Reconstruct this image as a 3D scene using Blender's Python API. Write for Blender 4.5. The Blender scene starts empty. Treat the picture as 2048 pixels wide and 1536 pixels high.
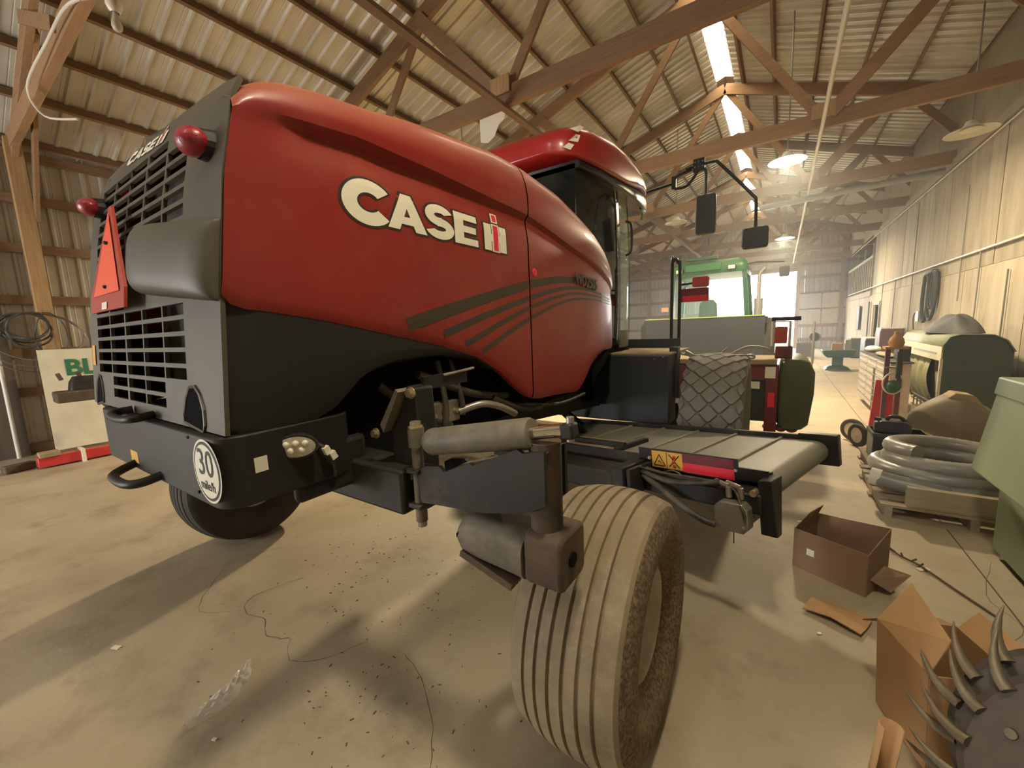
import bpy, bmesh, math, random
from mathutils import Vector, Matrix, Euler
random.seed(7)
PI = math.pi
S = bpy.context.scene
COL = S.collection

# ---------------------------------------------------------------- camera
cd = bpy.data.cameras.new('camera')
cam = bpy.data.objects.new('camera', cd)
COL.objects.link(cam)
cd.sensor_fit = 'HORIZONTAL'
cd.sensor_width = 36.0
cd.lens = 36.0 * 800 / 2048
cd.clip_start = 0.02
cd.clip_end = 300
cr = Vector((0.83183, 0.55368, -0.03869))
cu = Vector((-0.04353, 0.13457, 0.98995))
cb = -Vector((-0.55332, 0.82179, -0.13604))
cam.matrix_world = Matrix(((cr.x, cu.x, cb.x, 0), (cr.y, cu.y, cb.y, 0), (cr.z, cu.z, cb.z, 1.7), (0, 0, 0, 1)))
S.camera = cam

# ---------------------------------------------------------------- world, exposure
S.view_settings.view_transform = 'Standard'
S.view_settings.look = 'None'
S.view_settings.gamma = 1.0
S.view_settings.use_curve_mapping = False
S.view_settings.exposure = EXPOSURE = 0.38
w = bpy.data.worlds.new('overcast_sky')
S.world = w
w.use_nodes = True
bg = w.node_tree.nodes['Background']
bg.inputs['Color'].default_value = (1.0, 0.985, 0.95, 1)
bg.inputs['Strength'].default_value = 19.0
S.cycles.use_denoising = True
S.cycles.adaptive_threshold = 0.02
S.cycles.max_bounces = 6
S.cycles.diffuse_bounces = 3
S.cycles.volume_bounces = 0
S.cycles.glossy_bounces = 3
S.cycles.transmission_bounces = 4
S.cycles.sample_clamp_indirect = 8.0
LAMP_W = 130.0          # watts of each lit high-bay lamp
LAMP_C = (1.0, 0.80, 0.50)

def portal(name, loc, rot, sx, sy):
    l = bpy.data.lights.new(name, 'AREA')
    l.shape = 'RECTANGLE'; l.size = sx; l.size_y = sy
    l.cycles.is_portal = True
    o = bpy.data.objects.new(name, l)
    o.location = loc; o.rotation_euler = rot
    COL.objects.link(o)

# ---------------------------------------------------------------- node materials
def mat(name, col, rough=0.6, metal=0.0, col2=None, scale=6.0, lo=0.35, hi=0.7, bump=0.0, bscale=60.0, stretch=(1, 1, 1), rvar=0.0, coat=0.0, spec=0.5, dust=None, dustlo=0.45, dusthi=0.8, dscale=3.0, rnd=0.0, alpha=None, transm=0.0, top_lit=None):
    m = bpy.data.materials.new(name)
    m.use_nodes = True
    nt = m.node_tree; N = nt.nodes; L = nt.links
    p = N['Principled BSDF']
    p.inputs['Roughness'].default_value = rough
    p.inputs['Metallic'].default_value = metal
    p.inputs['Specular IOR Level'].default_value = spec
    p.inputs['Coat Weight'].default_value = coat
    p.inputs['Coat Roughness'].default_value = 0.12
    p.inputs['Transmission Weight'].default_value = transm
    p.inputs['Base Color'].default_value = (*col, 1)
    if alpha is not None: p.inputs['Alpha'].default_value = alpha
    tc = N.new('ShaderNodeTexCoord'); mp = N.new('ShaderNodeMapping')
    mp.inputs['Scale'].default_value = stretch
    L.new(tc.outputs['Object'], mp.inputs['Vector'])
    vec = mp.outputs['Vector']
    if rnd:
        oi = N.new('ShaderNodeObjectInfo'); va = N.new('ShaderNodeVectorMath'); va.operation = 'SCALE'
        cx = N.new('ShaderNodeCombineXYZ')
        L.new(oi.outputs['Random'], cx.inputs[0]); L.new(oi.outputs['Random'], cx.inputs[1])
        va.inputs['Scale'].default_value = 37.0
        L.new(cx.outputs[0], va.inputs[0])
        vb = N.new('ShaderNodeVectorMath'); vb.operation = 'ADD'
        L.new(vec, vb.inputs[0]); L.new(va.outputs[0], vb.inputs[1]); vec = vb.outputs[0]
    out = None
    def noise(sc, det=5.0, rg=0.6):
        n = N.new('ShaderNodeTexNoise')
        n.inputs['Scale'].default_value = sc; n.inputs['Detail'].default_value = det; n.inputs['Roughness'].default_value = rg
        L.new(vec, n.inputs['Vector']); return n.outputs['Fac']
    def ramp(src, a, b):
        r = N.new('ShaderNodeMapRange'); r.inputs[1].default_value = a; r.inputs[2].default_value = b
        L.new(src, r.inputs[0]); return r.outputs[0]
    def mix(fac, a, b):
        x = N.new('ShaderNodeMix'); x.data_type = 'RGBA'
        L.new(fac, x.inputs[0])
        for i, c in ((6, a), (7, b)):
            if isinstance(c, tuple): x.inputs[i].default_value = (*c, 1)
            else: L.new(c, x.inputs[i])
        return x.outputs[2]
    if col2 is not None:
        fac = ramp(noise(scale), lo, hi)
        out = mix(fac, col, col2)
        if rvar:
            rr = N.new('ShaderNodeMapRange'); rr.inputs[3].default_value = rough; rr.inputs[4].default_value = min(1, max(0, rough + rvar))
            L.new(fac, rr.inputs[0]); L.new(rr.outputs[0], p.inputs['Roughness'])
    if dust is not None:
        fac = ramp(noise(dscale, 8.0, 0.68), dustlo, dusthi)
        out = mix(fac, out if out is not None else col, dust)
    if top_lit is not None:   # upward faces lightened: overhead light put into the colour, partly as dust
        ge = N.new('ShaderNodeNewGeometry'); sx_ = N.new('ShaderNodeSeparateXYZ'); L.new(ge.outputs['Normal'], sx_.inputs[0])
        r_ = N.new('ShaderNodeMapRange'); r_.inputs[1].default_value = 0.05; r_.inputs[2].default_value = 0.85; r_.inputs[4].default_value = top_lit[1]
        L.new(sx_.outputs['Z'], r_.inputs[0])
        out = mix(r_.outputs[0], out if out is not None else col, top_lit[0])
    if rnd:
        hs = N.new('ShaderNodeHueSaturation')
        r = N.new('ShaderNodeMapRange'); r.inputs[3].default_value = 1 - rnd; r.inputs[4].default_value = 1 + rnd
        L.new(oi.outputs['Random'], r.inputs[0]); L.new(r.outputs[0], hs.inputs['Value'])
        if out is None: hs.inputs['Color'].default_value = (*col, 1)
        else: L.new(out, hs.inputs['Color'])
        out = hs.outputs[0]
    if out is not None: L.new(out, p.inputs['Base Color'])
    if bump:
        b = N.new('ShaderNodeBump'); b.inputs['Strength'].default_value = bump; b.inputs['Distance'].default_value = 0.01
        L.new(noise(bscale, 4.0), b.inputs['Height']); L.new(b.outputs[0], p.inputs['Normal'])
    return m

def emis(name, col, strength):
    m = bpy.data.materials.new(name); m.use_nodes = True
    N = m.node_tree.nodes; p = N['Principled BSDF']
    p.inputs['Base Color'].default_value = (*col, 1)
    p.inputs['Emission Color'].default_value = (*col, 1); p.inputs['Emission Strength'].default_value = strength
    return m

def wood(name, c1, c2, scale=3.0, along=0, rnd=0.15, rough=0.75):
    st = [14.0, 14.0, 14.0]; st[along] = 0.7
    return mat(name, c1, rough, col2=c2, scale=scale, lo=0.3, hi=0.75, stretch=tuple(st), bump=0.15, bscale=8.0, rnd=rnd)

DUST = (0.33, 0.25, 0.15)
M = {}
def defmats():
    M['concrete'] = mat('concrete', (0.34, 0.275, 0.18), 0.55, col2=(0.46, 0.385, 0.265), scale=0.8, bump=0.15, bscale=35, dust=(0.20, 0.15, 0.09), dustlo=0.52, dusthi=0.82, dscale=1.8, rvar=0.2)
    M['joint'] = mat('floor_joint', (0.10, 0.08, 0.06), 0.9)
    M['sheet'] = mat('galvanized_sheet', (0.54, 0.51, 0.44), 0.42, 0.2, col2=(0.42, 0.39, 0.33), scale=1.5, rnd=0.12)
    M['wsheet'] = mat('wall_sheet', (0.52, 0.49, 0.42), 0.38, 0.35, col2=(0.42, 0.38, 0.31), scale=1.5, rnd=0.1)
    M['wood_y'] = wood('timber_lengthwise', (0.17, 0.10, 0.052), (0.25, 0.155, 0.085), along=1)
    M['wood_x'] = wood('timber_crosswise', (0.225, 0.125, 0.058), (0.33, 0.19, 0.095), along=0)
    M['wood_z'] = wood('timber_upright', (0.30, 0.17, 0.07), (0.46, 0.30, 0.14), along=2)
    M['ply'] = mat('plywood_sheet', (0.47, 0.41, 0.30), 0.8, col2=(0.34, 0.29, 0.205), scale=1.2, stretch=(3, 3, 0.5), rnd=0.16, bump=0.1, dust=(0.14, 0.11, 0.075), dustlo=0.52, dusthi=0.9, dscale=1.7)
    M['plygrey'] = mat('grey_board', (0.34, 0.30, 0.24), 0.8, col2=(0.27, 0.24, 0.19), scale=2, rnd=0.1)
    M['paintwood'] = mat('pale_board', (0.42, 0.37, 0.29), 0.7, col2=(0.34, 0.30, 0.22), scale=4, rnd=0.12)
    M['conduit'] = mat('white_conduit', (0.62, 0.58, 0.50), 0.45)
    M['skylight'] = None
    M['red'] = mat('red_paint', (0.28, 0.019, 0.014), 0.36, col2=(0.25, 0.018, 0.0135), scale=2.2, rvar=0.1, dust=(0.33, 0.07, 0.04), dustlo=0.5, dusthi=0.95, dscale=5, coat=0.15, top_lit=((0.50, 0.22, 0.12), 0.55))  # upward faces painted paler for overhead light on the shoulder, plus some dust
    M['redroof'] = mat('red_roof_paint', (0.42, 0.018, 0.014), 0.33, col2=(0.38, 0.02, 0.02), scale=3, coat=0.3)
    M['black'] = mat('black_plastic', (0.018, 0.0165, 0.015), 0.5, col2=(0.026, 0.0235, 0.02), scale=3, dust=(0.07, 0.056, 0.04), dustlo=0.6, dusthi=1.0, spec=0.35)
    M['blackgloss'] = mat('black_gloss_paint', (0.012, 0.012, 0.013), 0.28, col2=(0.022, 0.02, 0.018), scale=4, dust=(0.07, 0.055, 0.04), dustlo=0.62, dusthi=1.0)
    M['frame'] = mat('black_frame_paint', (0.015, 0.014, 0.013), 0.5, col2=(0.03, 0.026, 0.021), scale=5, dust=(0.12, 0.09, 0.055), dustlo=0.56, dusthi=0.9, dscale=4, spec=0.35)
    M['grille'] = mat('charcoal_grille_paint', (0.078, 0.067, 0.046), 0.5, col2=(0.10, 0.086, 0.058), scale=3, dust=(0.15, 0.125, 0.085), dustlo=0.55, dusthi=1.0)
    M['dark'] = mat('dark_interior', (0.008, 0.008, 0.009), 1.0, spec=0.1)
    M['rad'] = mat('radiator_core', (0.04, 0.036, 0.03), 0.7, col2=(0.075, 0.06, 0.045), scale=5, bump=0.3, bscale=120)
    M['tread'] = mat('dusty_tread_rubber', (0.30, 0.235, 0.145), 0.9, col2=(0.21, 0.16, 0.10), scale=5, bump=0.3, bscale=70, dust=(0.38, 0.31, 0.20), dustlo=0.5, dusthi=0.8, dscale=14)
    M['groove'] = mat('tread_groove_rubber', (0.12, 0.09, 0.055), 0.95)
    M['wall_rubber'] = mat('sidewall_rubber', (0.085, 0.062, 0.040), 0.9, col2=(0.30, 0.21, 0.11), scale=70, lo=0.40, hi=0.72, bump=0.5, bscale=90)
    M['darkrubber'] = mat('dark_rubber', (0.035, 0.03, 0.025), 0.8, col2=(0.06, 0.05, 0.036), scale=6, bump=0.15)
    M['lug'] = mat('grey_lug_rubber', (0.17, 0.16, 0.14), 0.8, col2=(0.21, 0.195, 0.165), scale=8, bump=0.15)
    M['lugbase'] = mat('lug_base_rubber', (0.15, 0.14, 0.12), 0.9, col2=(0.18, 0.165, 0.14), scale=8)
    M['rim'] = mat('cream_rim_paint', (0.60, 0.53, 0.41), 0.6, col2=(0.46, 0.37, 0.25), scale=7, dust=(0.26, 0.17, 0.09), dustlo=0.6, dusthi=0.9)
    M['chrome'] = mat('chrome_rod', (0.75, 0.70, 0.62), 0.12, 1.0)
    M['zinc'] = mat('zinc_bolt', (0.60, 0.52, 0.33), 0.35, 0.85)
    M['steel'] = mat('bare_steel', (0.42, 0.40, 0.37), 0.4, 0.7, col2=(0.30, 0.26, 0.2), scale=6)
    M['cyl'] = mat('dusty_cylinder_paint', (0.11, 0.095, 0.07), 0.6, col2=(0.20, 0.17, 0.115), scale=9, dust=(0.27, 0.225, 0.15), dustlo=0.5, dusthi=0.8, dscale=6)
    M['fork'] = mat('dusty_fork_casting', (0.11, 0.095, 0.075), 0.75, col2=(0.22, 0.19, 0.14), scale=7, dust=(0.13, 0.065, 0.03), dustlo=0.55, dusthi=0.75, dscale=5, bump=0.2)
    M['rust'] = mat('rusty_casting', (0.11, 0.07, 0.04), 0.85, col2=(0.05, 0.04, 0.03), scale=9, dust=(0.24, 0.17, 0.09), dustlo=0.55, dusthi=0.8, bump=0.25)
    M['glass'] = mat('tinted_glass', (0.05, 0.07, 0.065), 0.04, alpha=0.55, spec=0.9)
    M['glassdark'] = mat('dark_rear_glass', (0.008, 0.011, 0.011), 0.06, spec=0.6)
    M['glassclear'] = mat('clear_cab_glass', (0.42, 0.70, 0.64), 0.03, alpha=0.26, spec=0.9)
    M['mirror'] = mat('mirror_shell', (0.035, 0.042, 0.045), 0.45)
    M['redlens'] = mat('red_lamp_lens', (0.42, 0.02, 0.04), 0.35, coat=0.2, col2=(0.22, 0.02, 0.03), scale=30, dust=(0.34, 0.2, 0.14), dustlo=0.55, dusthi=0.9, dscale=20, bump=0.3, bscale=60)
    M['darkboard'] = mat('dark_stained_board', (0.085, 0.065, 0.045), 0.8, col2=(0.12, 0.09, 0.06), scale=2, stretch=(3, 3, .4))
    M['orange'] = mat('fluorescent_orange', (0.95, 0.105, 0.025), 0.5)
    M['smvred'] = mat('reflective_red_border', (0.46, 0.055, 0.03), 0.4)
    M['white'] = mat('white_vinyl', (0.78, 0.73, 0.60), 0.5)
    M['cream'] = mat('cream_vinyl', (0.88, 0.83, 0.67), 0.5)
    M['yellow'] = mat('yellow_warning_vinyl', (0.75, 0.40, 0.05), 0.5)
    M['ink'] = mat('black_ink', (0.012, 0.012, 0.012), 0.6)
    M['decal'] = mat('charcoal_decal', (0.035, 0.032, 0.026), 0.45)
    M['stripe'] = mat('olive_grey_stripe', (0.055, 0.045, 0.033), 0.42)
    M['reflred'] = mat('bright_red_reflector', (0.80, 0.025, 0.05), 0.35)
    M['reflmaroon'] = mat('maroon_reflector', (0.16, 0.01, 0.022), 0.4)
    M['hose'] = mat('black_hydraulic_hose', (0.025, 0.022, 0.02), 0.55, col2=(0.10, 0.08, 0.055), scale=9)
    M['belt'] = mat('grey_draper_belt', (0.18, 0.17, 0.14), 0.5, col2=(0.22, 0.205, 0.165), scale=4, dust=(0.24, 0.20, 0.13), dustlo=0.6, dusthi=0.9)  # belt grey lightened: glare put into the colour
    M['beltdark'] = mat('black_belt_edge', (0.03, 0.03, 0.03), 0.6)
    M['card'] = mat('cardboard', (0.46, 0.27, 0.125), 0.85, col2=(0.39, 0.225, 0.10), scale=4, rnd=0.06)
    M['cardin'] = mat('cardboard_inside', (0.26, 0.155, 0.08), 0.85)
    M['cardbacklit'] = mat('backlit_cardboard', (0.27, 0.165, 0.10), 0.85, col2=(0.22, 0.135, 0.085), scale=4)  # darker cardboard copy: backlit shade put into the colour
    M['cabgreen'] = mat('pale_green_enamel', (0.30, 0.36, 0.24), 0.5, col2=(0.25, 0.31, 0.20), scale=3, dust=(0.15, 0.14, 0.09), dustlo=0.62, dusthi=0.95)
    M['suction'] = mat('grey_suction_hose', (0.17, 0.165, 0.15), 0.35, col2=(0.23, 0.22, 0.195), scale=5)
    M['pallet'] = wood('pallet_wood', (0.22, 0.17, 0.11), (0.31, 0.25, 0.165), along=0, rnd=0.2)
    M['green'] = mat('tractor_green', (0.035, 0.15, 0.045), 0.4, col2=(0.05, 0.17, 0.06), scale=4, dust=(0.2, 0.2, 0.12), dustlo=0.65, dusthi=1)
    M['darkgreen'] = mat('dark_green_paint', (0.02, 0.10, 0.05), 0.4)
    M['olive'] = mat('flare_tinted_plastic', (0.06, 0.075, 0.03), 0.4, col2=(0.09, 0.10, 0.045), scale=3)  # black plastic with a green flare tint put into its colour
    M['maroon'] = mat('maroon_header_paint', (0.14, 0.016, 0.022), 0.45, col2=(0.20, 0.03, 0.03), scale=4)
    M['navy'] = mat('dark_header_sheet', (0.028, 0.032, 0.038), 0.5)
    M['tan'] = mat('dusty_tan_top', (0.36, 0.27, 0.15), 0.85, col2=(0.26, 0.20, 0.12), scale=6)
    M['housing'] = mat('dark_green_housing', (0.045, 0.07, 0.055), 0.5, col2=(0.06, 0.085, 0.065), scale=3)
    M['housingtop'] = mat('dusty_green_cap', (0.20, 0.23, 0.16), 0.6, col2=(0.26, 0.27, 0.19), scale=4)
    M['cloth'] = mat('olive_cloth', (0.20, 0.20, 0.11), 0.9, col2=(0.30, 0.28, 0.17), scale=9, bump=0.3, bscale=30)
    M['tarp'] = mat('dark_tarp', (0.04, 0.045, 0.048), 0.7, col2=(0.065, 0.068, 0.066), scale=5)
    M['toolwhite'] = mat('white_tool_chest', (0.60, 0.56, 0.48), 0.4, col2=(0.5, 0.45, 0.38), scale=8)
    M['toolred'] = mat('red_tool_paint', (0.55, 0.04, 0.04), 0.4)
    M['purple'] = mat('maroon_stand_paint', (0.16, 0.07, 0.09), 0.5)
    M['lime'] = mat('lime_paint', (0.36, 0.48, 0.10), 0.5)
    M['brownhood'] = mat('tan_hood_plastic', (0.22, 0.175, 0.115), 0.6, col2=(0.18, 0.145, 0.095), scale=3)
    M['signwhite'] = mat('white_sign_board', (0.70, 0.66, 0.50), 0.6, col2=(0.6, 0.55, 0.4), scale=3)
    M['signgreen'] = mat('green_sign_ink', (0.03, 0.17, 0.08), 0.6)
    M['wire'] = mat('grey_wire', (0.22, 0.20, 0.17), 0.4, 0.5)
    M['wiredark'] = mat('dark_wire', (0.05, 0.045, 0.04), 0.5)
    M['bulbglass'] = mat('frosted_bulb', (0.62, 0.56, 0.42), 0.15, transm=0.3)
    M['porcelain'] = mat('porcelain_socket', (0.72, 0.66, 0.52), 0.3)
    M['reflector'] = mat('white_reflector_dish', (0.70, 0.66, 0.52), 0.4)
    M['tinemetal'] = mat('worn_tine_steel', (0.16, 0.125, 0.08), 0.55, 0.5, col2=(0.24, 0.20, 0.14), scale=14)
    M['discmetal'] = mat('brown_disc_steel', (0.075, 0.06, 0.045), 0.6, 0.4, col2=(0.11, 0.085, 0.06), scale=7)
    M['bag'] = mat('clear_plastic_bag', (0.90, 0.87, 0.80), 0.10, alpha=0.5, spec=0.8)
    M['amber'] = mat('amber_lens', (0.75, 0.22, 0.03), 0.25)
    M['leddish'] = mat('led_lamp_face', (0.62, 0.57, 0.44), 0.25, col2=(0.42, 0.38, 0.29), scale=40)
    M['straw'] = mat('straw_debris', (0.12, 0.09, 0.055), 0.9)
    M['pipe'] = mat('grey_pipe', (0.33, 0.32, 0.30), 0.45, 0.3)
    M['battery'] = mat('black_jug_plastic', (0.03, 0.03, 0.032), 0.4)
    M['gold'] = mat('gold_sign_edge', (0.45, 0.33, 0.05), 0.6)
    m = bpy.data.materials.new('translucent_skylight'); m.use_nodes = True
    N = m.node_tree.nodes; L = m.node_tree.links
    t = N.new('ShaderNodeBsdfTranslucent'); t.inputs[0].default_value = (0.62, 0.55, 0.40, 1)
    L.new(t.outputs[0], N['Material Output'].inputs['Surface']); M['skylight'] = m
defmats()

# ---------------------------------------------------------------- geometry helpers
def V(*a): return Vector(a)
def frame_of(d, up=None):
    d = Vector(d).normalized()
    u = Vector(up) if up is not None else (Vector((0, 0, 1)) if abs(d.z) < 0.95 else Vector((0, 1, 0)))
    s = d.cross(u).normalized()
    return d, s, s.cross(d)

class G:
    def __init__(s): s.v = []; s.f = []
    def add(s, vs, fs):
        n = len(s.v); s.v += [tuple(x) for x in vs]; s.f += [tuple(i + n for i in f) for f in fs]; return s
    def box(s, c, d, rz=0, rx=0, ry=0):
        e = Euler((rx, ry, rz)).to_matrix(); c = Vector(c)
        vs = [c + e @ Vector((x * d[0] / 2, y * d[1] / 2, z * d[2] / 2)) for z in (-1, 1) for y in (-1, 1) for x in (-1, 1)]
        return s.add(vs, [(0, 2, 3, 1), (4, 5, 7, 6), (0, 1, 5, 4), (2, 6, 7, 3), (0, 4, 6, 2), (1, 3, 7, 5)])
    def bb(s, x0, x1, y0, y1, z0, z1): return s.box(((x0 + x1) / 2, (y0 + y1) / 2, (z0 + z1) / 2), (abs(x1 - x0), abs(y1 - y0), abs(z1 - z0)))
    def hexa(s, p):   # 8 corners: bottom 4 ccw, top 4 ccw
        return s.add(p, [(3, 2, 1, 0), (4, 5, 6, 7), (0, 1, 5, 4), (1, 2, 6, 5), (2, 3, 7, 6), (3, 0, 4, 7)])
    def beam(s, a, b, w, h, up=None):
        a = Vector(a); b = Vector(b); d, sd, u = frame_of(b - a, up)
        q = [a - sd * w / 2 - u * h / 2, a + sd * w / 2 - u * h / 2, a + sd * w / 2 + u * h / 2, a - sd * w / 2 + u * h / 2]
        return s.add(q + [x + (b - a) for x in q], [(0, 1, 2, 3), (7, 6, 5, 4), (0, 4, 5, 1), (1, 5, 6, 2), (2, 6, 7, 3), (3, 7, 4, 0)])
    def prism(s, poly, ax, lo, hi):   # polygon in the plane across axis ax
        def P(a, b, t): return (t, a, b) if ax == 'x' else (a, t, b) if ax == 'y' else (a, b, t)
        n = len(poly)
        vs = [P(a, b, lo) for a, b in poly] + [P(a, b, hi) for a, b in poly]
        return s.add(vs, [tuple(range(n - 1, -1, -1)), tuple(range(n, 2 * n))] + [(i, (i + 1) % n, n + (i + 1) % n, n + i) for i in range(n)])
    def loft(s, rings, closed=True, caps=True):
        n = len(rings[0]); vs = [p for r in rings for p in r]; fs = []
        for k in range(len(rings) - 1):
            for i in range(n if closed else n - 1):
                j = (i + 1) % n
                fs.append((k * n + i, k * n + j, (k + 1) * n + j, (k + 1) * n + i))
        if caps and closed: fs += [tuple(range(n - 1, -1, -1)), tuple(range((len(rings) - 1) * n, len(rings) * n))]
        return s.add(vs, fs)
    def tube(s, path, r, n=8, closed=False, caps=True, flat=1.0):
        P = [Vector(p) for p in path]; m = len(P); rings = []; u = None
        for i, p in enumerate(P):
            if closed: t = P[(i + 1) % m] - P[i - 1]
            else: t = P[min(i + 1, m - 1)] - P[max(i - 1, 0)]
            t = t.normalized()
            if u is None: u = frame_of(t)[2]
            u = (u - t * u.dot(t))
            u = u.normalized() if u.length > 1e-6 else frame_of(t)[2]
            sd = t.cross(u); rr = r[i] if isinstance(r, (list, tuple)) else r
            rings.append([p + (sd * math.cos(2 * PI * k / n) + u * flat * math.sin(2 * PI * k / n)) * rr for k in range(n)])
        if closed: rings.append(rings[0])
        return s.loft(rings, True, caps and not closed)
    def cyl(s, a, b, r, n=16): return s.tube([a, b], r, n)
    def lathe(s, prof, c, ax='z', n=24, caps=False):  # prof: (radius, along)
        c = Vector(c); rings = []
        for r, t in prof:
            ring = []
            for k in range(n):
                a = 2 * PI * k / n; x, y = r * math.cos(a), r * math.sin(a)
                ring.append(c + (Vector((t, x, y)) if ax == 'x' else Vector((x, t, y)) if ax == 'y' else Vector((x, y, t))))
            rings.append(ring)
        return s.loft(rings, True, caps)
    def sph(s, c, r, n=12, m=8):
        rr = r if isinstance(r, (tuple, list)) else (r, r, r)
        rings = []
        for i in range(m + 1):
            t = PI * i / m
            q = max(math.sin(t), 1e-3)
            rings.append([(c[0] + rr[0] * q * math.cos(2 * PI * k / n), c[1] + rr[1] * q * math.sin(2 * PI * k / n), c[2] - rr[2] * math.cos(t)) for k in range(n)])
        return s.loft(rings, True, True)
    def hexbolt(s, a, d, r, h):
        d = Vector(d).normalized(); a = Vector(a)
        return s.tube([a, a + d * h], r, 6).tube([a - d * 0.001, a + d * h * 0.25], r * 1.35, 12)
    def grid(s, fn, nu, nv, skip=None):
        vs = [fn(i / nu, j / nv) for j in range(nv + 1) for i in range(nu + 1)]
        fs = [(j * (nu + 1) + i, j * (nu + 1) + i + 1, (j + 1) * (nu + 1) + i + 1, (j + 1) * (nu + 1) + i) for j in range(nv) for i in range(nu) if not (skip and skip(i, j))]
        return s.add(vs, fs)
    def out(s, name, m, parent=None, smooth=None, bevel=0.0, solid=0.0, seg=2, offs=1.0):
        o = Vector((0, 0, 0)); q = parent
        while q is not None: o += q.location; q = q.parent
        me = bpy.data.meshes.new(name)
        me.from_pydata([tuple(Vector(p) - o) for p in s.v], [], s.f)
        bm = bmesh.new(); bm.from_mesh(me)
        if not solid: bmesh.ops.recalc_face_normals(bm, faces=bm.faces)
        bm.to_mesh(me); bm.free()
        me.materials.append(M[m] if isinstance(m, str) else m)
        if smooth is not None:
            me.shade_smooth(); me.set_sharp_from_angle(angle=math.radians(smooth))
        ob = bpy.data.objects.new(name, me); COL.objects.link(ob)
        if parent is not None: ob.parent = parent
        if solid:
            md = ob.modifiers.new('solid', 'SOLIDIFY'); md.thickness = solid; md.offset = offs
        if bevel:
            md = ob.modifiers.new('bevel', 'BEVEL'); md.width = bevel; md.segments = seg; md.limit_method = 'ANGLE'; md.angle_limit = math.radians(40)
            if smooth is None: me.shade_smooth(); md.harden_normals = False; me.set_sharp_from_angle(angle=math.radians(35))
        return ob

def tag(o, label, cat, group=None, kind=None):
    o['label'] = label; o['category'] = cat
    if group: o['group'] = group
    if kind: o['kind'] = kind
    return o
def thing(name, label, cat, loc=(0, 0, 0), rz=0.0, group=None, kind=None):
    o = bpy.data.objects.new(name, None); COL.objects.link(o)
    o.empty_display_size = 0.1
    o.location = loc; o.rotation_euler = (0, 0, rz)
    return tag(o, label, cat, group, kind)
def copy_tree(o, parent=None):
    c = o.copy(); COL.objects.link(c); c.parent = parent
    for ch in [x for x in o.children]: copy_tree(ch, c)
    return c
def struct(o, label=None, cat=None):
    o['kind'] = 'structure'
    if label: o['label'] = label
    if cat: o['category'] = cat
    return o
def inst(src, name, parent, loc, rot=(0, 0, 0), scale=None, m=None):
    o = bpy.data.objects.new(name, src if isinstance(src, bpy.types.Mesh) else src.data); COL.objects.link(o)
    o.parent = parent; o.location = loc; o.rotation_euler = rot
    if scale: o.scale = scale
    return o
def text(name, body, size, mtx, m, parent, bold=0.0, depth=0.001, align='CENTER'):
    c = bpy.data.curves.new(name, 'FONT'); c.body = body; c.size = size; c.offset = bold; c.extrude = depth
    c.align_x = align; c.align_y = 'CENTER'; c.resolution_u = 3
    t = bpy.data.objects.new(name, c); COL.objects.link(t)
    bpy.context.view_layer.update()
    me = bpy.data.meshes.new_from_object(t.evaluated_get(bpy.context.evaluated_depsgraph_get()))
    bpy.data.objects.remove(t); bpy.data.curves.remove(c)
    me.transform(mtx); o = Vector((0, 0, 0)); q = parent
    while q is not None: o += q.location; q = q.parent
    me.transform(Matrix.Translation(-o))
    me.materials.clear(); me.materials.append(M[m])
    ob = bpy.data.objects.new(name, me); COL.objects.link(ob); ob.parent = parent
    return ob
def mtx(origin, xdir, ydir):
    x = Vector(xdir).normalized(); y = Vector(ydir).normalized(); z = x.cross(y).normalized(); y = z.cross(x)
    o = Vector(origin)
    return Matrix(((x.x, y.x, z.x, o.x), (x.y, y.y, z.y, o.y), (x.z, y.z, z.z, o.z), (0, 0, 0, 1)))
def lerp(a, b, t): return a + (b - a) * t
def interp(tab, x):
    if x <= tab[0][0]: return tab[0][1]
    for (x0, y0), (x1, y1) in zip(tab, tab[1:]):
        if x <= x1: return y0 + (y1 - y0) * (x - x0) / (x1 - x0)
    return tab[-1][1]
def smoothpath(pts, k=6):
    P = [Vector(p) for p in pts]; out = []
    for i in range(len(P) - 1):
        a, b, c, d = P[max(i - 1, 0)], P[i], P[i + 1], P[min(i + 2, len(P) - 1)]
        for j in range(k):
            t = j / k
            out.append(0.5 * ((2 * b) + (c - a) * t + (2 * a - 5 * b + 4 * c - d) * t * t + (3 * b - a - 3 * c + d) * t ** 3))
    return out + [P[-1]]

# ================================================================ the barn
XL, XRW, XE, YN, YF = -10.0, 2.8, 7.12, -6.0, 27.8
EV, XR = 4.76, -1.44
HR = EV + (XR - XL) / 3
SL = math.atan(1 / 3)
def roofz(x): return HR - abs(x - XR) / 3
TY = [1.28 + 3.67 * k for k in range(-1, 8)]

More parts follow.
